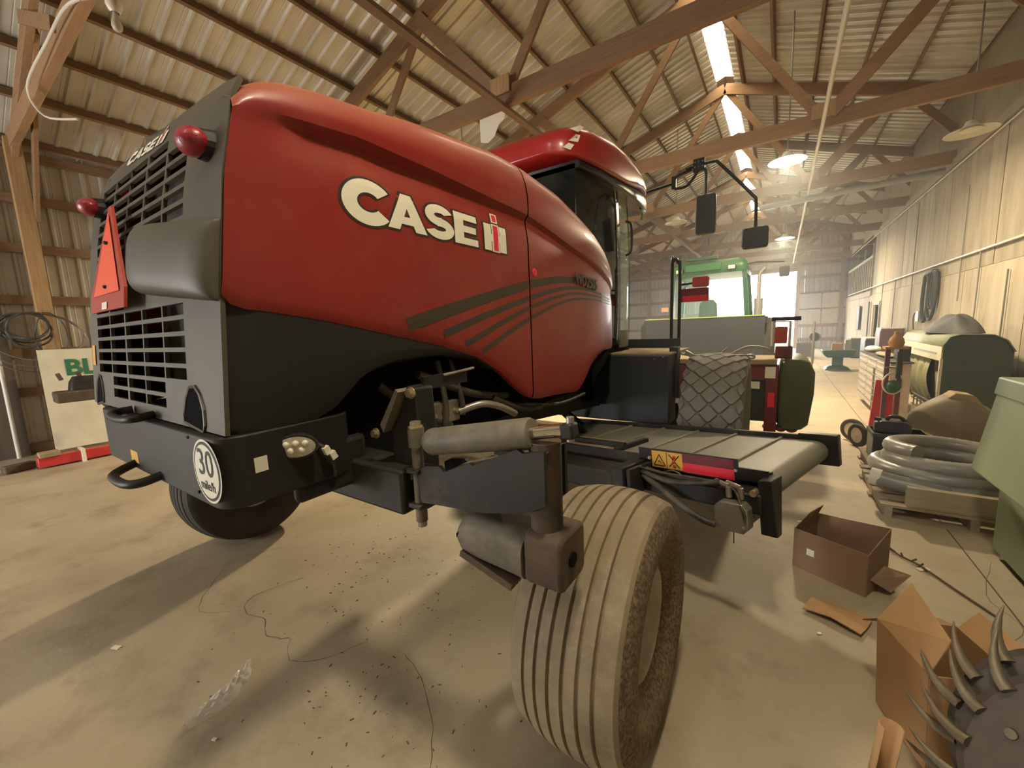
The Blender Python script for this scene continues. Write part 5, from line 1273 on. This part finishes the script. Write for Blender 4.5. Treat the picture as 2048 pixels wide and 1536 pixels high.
# --- maroon stand with cord reel and red panel
SD = thing('maroon_stand', 'maroon upright stand hung with a cord and lamp beside the tool chest', 'stand', (1.28, 7.3, 0))
for x in (1.215, 1.345): G().bb(x - .025, x + .025, 7.28, 7.33, 0, 1.24).out('upright', 'purple', SD)
G().bb(1.17, 1.40, 7.2, 7.4, 1.24, 1.27).out('top_board', 'card', SD)
G().bb(1.2, 1.36, 7.25, 7.36, .98, 1.0).out('mid_shelf', 'tan', SD)
G().bb(1.15, 1.42, 7.15, 7.45, 0, .03).out('stand_foot', 'purple', SD)
G().tube([(1.28 + .1 * math.cos(a), 7.24, .78 + .14 * math.sin(a)) for a in [2 * PI * k / 24 for k in range(24)]], .012, 6, closed=True).out('cord_coil', 'conduit', SD, smooth=60)
G().sph((1.28, 7.24, .74), (.07, .06, .09), 12, 8).out('work_lamp_head', 'darkgreen', SD, smooth=60)
G().bb(1.30, 1.345, 7.22, 7.27, .85, 1.2).out('hanging_tool', 'tarp', SD)
tag(G().hexa([(1.10, 7.48, .0), (1.35, 7.48, .0), (1.35, 7.52, .0), (1.10, 7.52, .0), (1.16, 7.56, .78), (1.35, 7.56, .78), (1.35, 7.59, .78), (1.16, 7.59, .78)]).out('red_panel', 'toolred', None), 'flat red steel panel leaning behind the maroon stand', 'panel')
PT = G().lathe([(0, 0), (.07, 0), (.085, .05), (.07, .11), (.03, .16), (.03, .2), (0, .2)], (1.29, 7.3, 1.27), 'z', 18).out('clay_jug', 'card', None, smooth=50); tag(PT, 'small brown jug on the board topping the maroon stand', 'jug')
# --- far green tub bench and clutter
FG = thing('green_bench', 'dark green tub shaped bench on a pedestal near the far wall', 'bench', (1.55, 16.5, 0))
G().loft([[(1.55 + a * hx, 16.5 + b * hy, z) for a, b in ((-1, -1), (1, -1), (1, 1), (-1, 1))] for z, hx, hy in ((.40, .28, .25), (.5, .38, .32), (.64, .42, .35))]).out('bench_tub', 'darkgreen', FG, bevel=.02)
G().loft([[(1.55 + a * hx, 16.5 + b * hx, z) for a, b in ((-1, -1), (1, -1), (1, 1), (-1, 1))] for z, hx in ((.0, .33), (.08, .28), (.14, .14), (.42, .14))]).out('pedestal', 'darkgreen', FG, bevel=.02)
G().bb(1.38, 1.65, 16.3, 16.6, .64, .85).out('bench_box', 'card', FG)
G().bb(1.7, 1.85, 16.3, 16.5, .64, .95).out('bench_vise', 'pipe', FG)
tag(G().cyl((.88, 16.2, .03), (.95, 17.2, 1.55), .03, 8).out('leaning_pole', 'plygrey'), 'pale pole leaning beside the green bench', 'pole')
g_ = G().tube([(1.05 + .16 * math.cos(a), 18.6, .98 + .16 * math.sin(a)) for a in [2 * PI * k / 24 for k in range(24)]], .02, 6, closed=True); g_.cyl((1.05, 18.6, 0), (1.05, 18.6, .82), .02, 8)
o = thing('grinder_stand', 'round dark grinder guard on a stand before the far wall', 'grinder', (1.05, 18.6, 0)); g_.out('stand_ring', 'pipe', o); G().cyl((1.05, 18.58, .98), (1.05, 18.64, .98), .15, 20).out('guard_disc', 'navy', o)
o = thing('scrap_bin', 'dark bin heaped with scrap by the doorway jamb', 'bin', (.85, 22, 0)); G().bb(.6, 1.15, 21.8, 22.3, 0, .6).out('bin_body', 'rust', o)
for k in range(6): G().beam((.7 + .07 * k, 21.9 + .05 * (k % 3), .55), (.65 + .09 * k, 22.0, .75 + .05 * (k % 2)), .03, .04).out('scrap_piece', 'rust', o)
for i, (y, z0, z1, w_, d_, m, nm, lb) in enumerate(((17.4, 0, .95, .5, .9, 'navy', 'steel_cabinet', 'dark steel cabinet by the plywood wall past the tool chest'), (21.5, 0, .8, .4, .8, 'tarp', 'shop_vacuum', 'dark appliance against the plywood wall past the doorway'), (15.4, 0, 1.3, .45, .7, 'purple', 'gas_cylinder_rack', 'dark purple rack standing against the plywood wall'))):
    t = thing(nm, lb, 'cabinet', (XRW - w_ / 2 - .04, y, 0)); x1 = XRW - .03
    G().bb(x1 - w_, x1, y - d_ / 2, y + d_ / 2, .04, z1).out('cabinet_body', m, t, bevel=.01)
    G().bb(x1 - w_ - .012, x1 - w_, y - d_ / 2 + .03, y + d_ / 2 - .03, .1, z1 - .06).out('cabinet_door', m, t)
    G().bb(x1 - w_ + .03, x1 - .03, y - d_ / 2 + .03, y + d_ / 2 - .03, 0, .04).out('cabinet_plinth', 'dark', t)
    G().bb(x1 - w_, x1, y - d_ / 2, y + d_ / 2, z1, z1 + .03).out('cabinet_top', 'white', t)
tag(G().bb(XRW - .09, XRW - .035, 22.4, 23.0, 1.1, 2.1).out('hanging_coat', 'navy', None, bevel=.025), 'dark coat hanging on the far end of the plywood wall', 'coat')
tag(G().bb(XRW - .07, XRW - .035, 20.4, 20.5, .9, 2.2).out('hanging_strap', 'tarp', None), 'dark strap hanging on the plywood wall past the doorway', 'strap')
# --- hose loops on the wall
HW = thing('wall_hose', 'black hose and belts looped on a hook of the plywood wall', 'hose', (XRW - .05, 12.6, 2.6))
G().cyl((XRW, 12.6, 2.62), (XRW - .12, 12.6, 2.64), .015, 8).out('hook', 'steel', HW)
for cy, wd, lo, r in ((13.15, .22, 1.5, .035), (12.75, .2, 1.8, .022), (12.62, .17, 1.9, .022), (12.5, .14, 1.75, .022), (12.7, .3, 1.55, .03)):
    G().tube(smoothpath([(XRW - .06, 12.75, 2.62)] + [(XRW - .06, cy + wd * math.sin(a), lerp(lo, 2.62, .5 + .5 * math.cos(a))) for a in [2 * PI * k / 14 for k in range(1, 14)]] + [(XRW - .06, 12.7, 2.62)], 3), r, 8).out('hose_loop', 'tarp', HW, smooth=60)
JB = thing('junction_box', 'grey electrical box with a looping cord on the plywood wall above the machine', 'box', (XRW - .05, 13.6, 1.6))
G().bb(XRW - .08, XRW - .004, 13.5, 13.72, 1.5, 1.75).out('box_case', 'pipe', JB, bevel=.006)
G().tube(smoothpath([(XRW - .04, 13.6, 1.72), (XRW - .06, 13.9, 1.7), (XRW - .05, 14.05, 1.55), (XRW - .05, 13.95, 1.3)], 5), .012, 6).out('box_cord', 'hose', JB)
# --- stick and scraps on the floor
ST_ = thing('dry_stick', 'thin dry stick lying across the concrete beside the open box', 'stick', (.9, 3.45, 0))
G().tube([(.70, 3.80, .012), (.77, 3.67, .012), (.85, 3.58, .014), (.96, 3.36, .01), (1.07, 3.15, .008)], .006, 6).out('stick_stem', 'straw', ST_)
for k in range(6): p = (.72 + .03 * k, 3.76 - .05 * k, .014); G().beam(p, (p[0] + random.uniform(-.04, .04), p[1] + .02, .03), .005, .012).out('stick_bud', 'straw', ST_)
for p, s, lb in (((.86, 3.55, .004), (.07, .03, .006), 'small pale paper scrap beside the dry stick'), ((.2, 3.55 + .4, .004), (.03, .02, .006), 'tiny white scrap on the floor beneath the conveyor end'), ((.245, 2.52, .004), (.02, .012, .005), 'tiny white chip on the floor before the cardboard flap')):
    tag(G().box(p, s, rz=.6).out('paper_scrap', 'white', None), lb, 'scrap')

# ================================================================ left side and floor bits
XW = XL + .25
# white sign board with painted letters, leaning at the wall
SG = thing('sign_board', 'white sign board with green painted lettering standing behind the machine at the wall', 'sign', (-9.3, 1.9, 0))
G().bb(-9.33, -9.30, 1.05, 2.35, .10, 1.66).out('board', 'signwhite', SG)
text('sign_letters', 'BL', .34, mtx((-9.296, 1.30, 1.36), (0, 1, 0), (0, 0, 1)), 'signgreen', SG, .012, .002, 'LEFT')
text('sign_letters_small', 'W', .16, mtx((-9.296, 1.52, 1.08), (0, 1, 0), (0, 0, 1)), 'signgreen', SG, .008, .002, 'LEFT')
g_ = G().lathe([(0, 0), (.20, 0)], (-9.296, 1.86, .50), 'x', 28); o = g_.out('emblem_rim', 'gold', SG)
G().lathe([(0, 0), (.18, 0)], (-9.294, 1.86, .50), 'x', 28).out('emblem_face', 'signgreen', SG)
# dark grader head in front of the sign
DG = thing('dark_implement', 'dark greasy implement head on a stand before the white sign', 'implement', (-8.6, 1.6, 0))
G().bb(-8.75, -8.45, 1.05, 2.1, .90, 1.06).out('implement_beam', 'rust', DG, bevel=.02)
G().loft([[(x, y, z) for x, y in rrect(-8.72 + e, -8.48 - e, 1.2 + e, 1.8 - e, .05)] for z, e in ((1.05, .0), (1.18, .02), (1.26, .06))]).out('implement_body', 'frame', DG, smooth=40)
G().bb(-8.50, -8.40, 1.9, 2.0, 0.0, .92).out('implement_leg', 'rust', DG)
for k in range(4): G().cyl((-8.6, 1.15 + .2 * k, 1.22), (-8.6, 1.12 + .2 * k, 1.32), .025, 8).out('implement_bolt', 'rust', DG)
# red floor jack beam
RJ = thing('red_trailer_beam', 'low red steel beam lying along the floor by the left wall', 'beam', (-8.6, 1.5, 0))
G().bb(-8.72, -8.55, .78, 2.6, .02, .16).out('beam_body', 'toolred', RJ, bevel=.01)
G().bb(-8.74, -8.52, .80, 1.0, .16, .22).out('beam_pad', 'tan', RJ, bevel=.006)
G().bb(-8.76, -8.5, 1.2, 1.24, .0, .19).out('beam_band', 'white', RJ)
G().box((-8.75, .62, .06), (.12, .3, .1), rz=.3).out('beam_hitch', 'rust', RJ, bevel=.01)
# coil of wire hung on the post
WC = thing('wire_coil', 'large loose coil of grey wire hung on the left wooden post', 'wire', (XW + .15, 1.2, 1.9))
G().cyl((XL + .2, 1.2, 2.18), (XL + .62, 1.2, 2.22), .018, 8).out('hanger_peg', 'rust', WC)
for k, (cy, cz, ry_, rz_, dx, r, m) in enumerate(((1.12, 1.82, .50, .42, .0, .008, 'wire'), (1.14, 1.86, .46, .36, .03, .008, 'wire'), (1.1, 1.78, .54, .46, .06, .008, 'wire'), (1.02, 2.0, .26, .22, .08, .014, 'wiredark'), (1.05, 1.97, .24, .25, .11, .014, 'wiredark'), (.98, 2.02, .28, .20, .14, .014, 'wiredark'), (1.04, 2.03, .21, .19, .17, .016, 'wiredark'), (1.25, 1.85, .16, .38, .2, .008, 'wiredark'))):
    G().tube([(XL + .35 + dx + .04 * math.sin(3 * a + k), cy + ry_ * math.cos(a) * (1 + .05 * math.sin(2 * a + k)), cz + rz_ * math.sin(a)) for a in [2 * PI * i / 40 for i in range(40)]], r, 6, closed=True).out('wire_loop', m, WC, smooth=60)
# white conduit drop at the far left
tag(G().tube([(XL + .2, .72, 0), (XL + .2, .72, 3.2)], .025, 8).out('wall_pipe', 'conduit', None, smooth=60), 'white pipe rising up the dark left wall beside the post', 'pipe')
# bulb on the truss
LB = thing('bare_bulb', 'clear bare light bulb in a white socket under the timber at upper left', 'light bulb', (-5.0, 1.40, 4.62))
G().lathe([(.0, .13), (.055, .13), (.06, .10), (.045, .06), (.03, .04)], (-5.0, 1.40, 4.55), 'z', 20).out('bulb_socket', 'porcelain', LB, smooth=50)
G().lathe([(.018, .05), (.02, .02), (.028, -.01), (.038, -.045), (.04, -.07), (.03, -.098), (.012, -.11), (0, -.112)], (-5.0, 1.40, 4.55), 'z', 20).out('bulb_glass', 'bulbglass', LB, smooth=60)
tag(G().tube(smoothpath([(-5.0, 1.36, 4.70), (-5.4, 1.2, 4.72), (-6.2, 1.18, 4.74), (-7.3, 1.15, 4.66), (-7.6, 1.3, 4.5), (-7.2, 1.5, 4.42)], 6), .014, 8).out('lamp_cord', 'conduit', None, smooth=60), 'white cord running along the near truss to the bare bulb', 'cord')
# clear plastic bag on the floor
def bagf(u, v):
    a = lerp(0, 1, u); L0 = Vector((-2.12, .45)); L1 = Vector((-2.26, .78)); ctr = L0.lerp(L1, a) + Vector((.035, .015)) * math.sin(PI * a)
    wd = .005 + .055 * math.sin(PI * min(1, a * 1.05 + .02)) ** .5 * (1 - .35 * math.exp(-((a - .62) / .08) ** 2))
    t = (v - .5) * 2
    z = .004 + .030 * (1 - t * t) * (.5 + .5 * math.sin(a * 19 + t * 5) * math.cos(a * 31 - t * 7)) + .012 * (1 - t * t)
    return (ctr.x + wd * t * .92, ctr.y + wd * t * .38, z)
tag(G().grid(bagf, 46, 14).out('plastic_bag', 'bag', None, smooth=35), 'crumpled clear plastic bag lying on the concrete in the foreground', 'plastic bag')
# crumbs of straw and dirt below the machine: uncountable
g_ = G()
for k in range(240):
    u = random.gauss(0, 1); v = random.gauss(0, 1)
    c = random.choice(((-2.1, 1.35, .45, .35), (-2.5, 1.75, .35, .3), (-1.6, 1.1, .35, .3), (-1.2, .8, .3, .3)))
    x, y = c[0] + u * c[2], c[1] + v * c[3]; s = random.uniform(.002, .0065)
    g_.box((x, y, s * .25), (s * random.uniform(1, 3.5), s, s * .5), rz=random.uniform(0, 3))
o = g_.out('floor_debris', 'straw'); tag(o, 'scattered straw crumbs and dirt below the machine', 'debris', kind='stuff')
for p, s, lb in (((-3.05, .42, .003), (.05, .025, .005), 'small pale paper scrap on the floor at left foreground'), ((-1.95, .50, .003), (.02, .012, .004), 'tiny pale chip beside the plastic bag')):
    tag(G().box(p, s, rz=.4).out('paper_scrap', 'white', None), lb, 'scrap')
# paper drop below truss chord: torn insulation strip
tag(G().add([(-3.75, 5.0, 4.72), (-3.30, 5.0, 4.72), (-3.32, 5.0, 4.60), (-3.42, 5.0, 4.55), (-3.5, 5.0, 4.42), (-3.62, 5.0, 4.36), (-3.75, 5.0, 4.40)], [(0, 1, 2, 3, 4, 5, 6)]).out('torn_paper', 'cream', None, solid=.004), 'torn cream paper hanging from the truss above the red hood', 'paper')
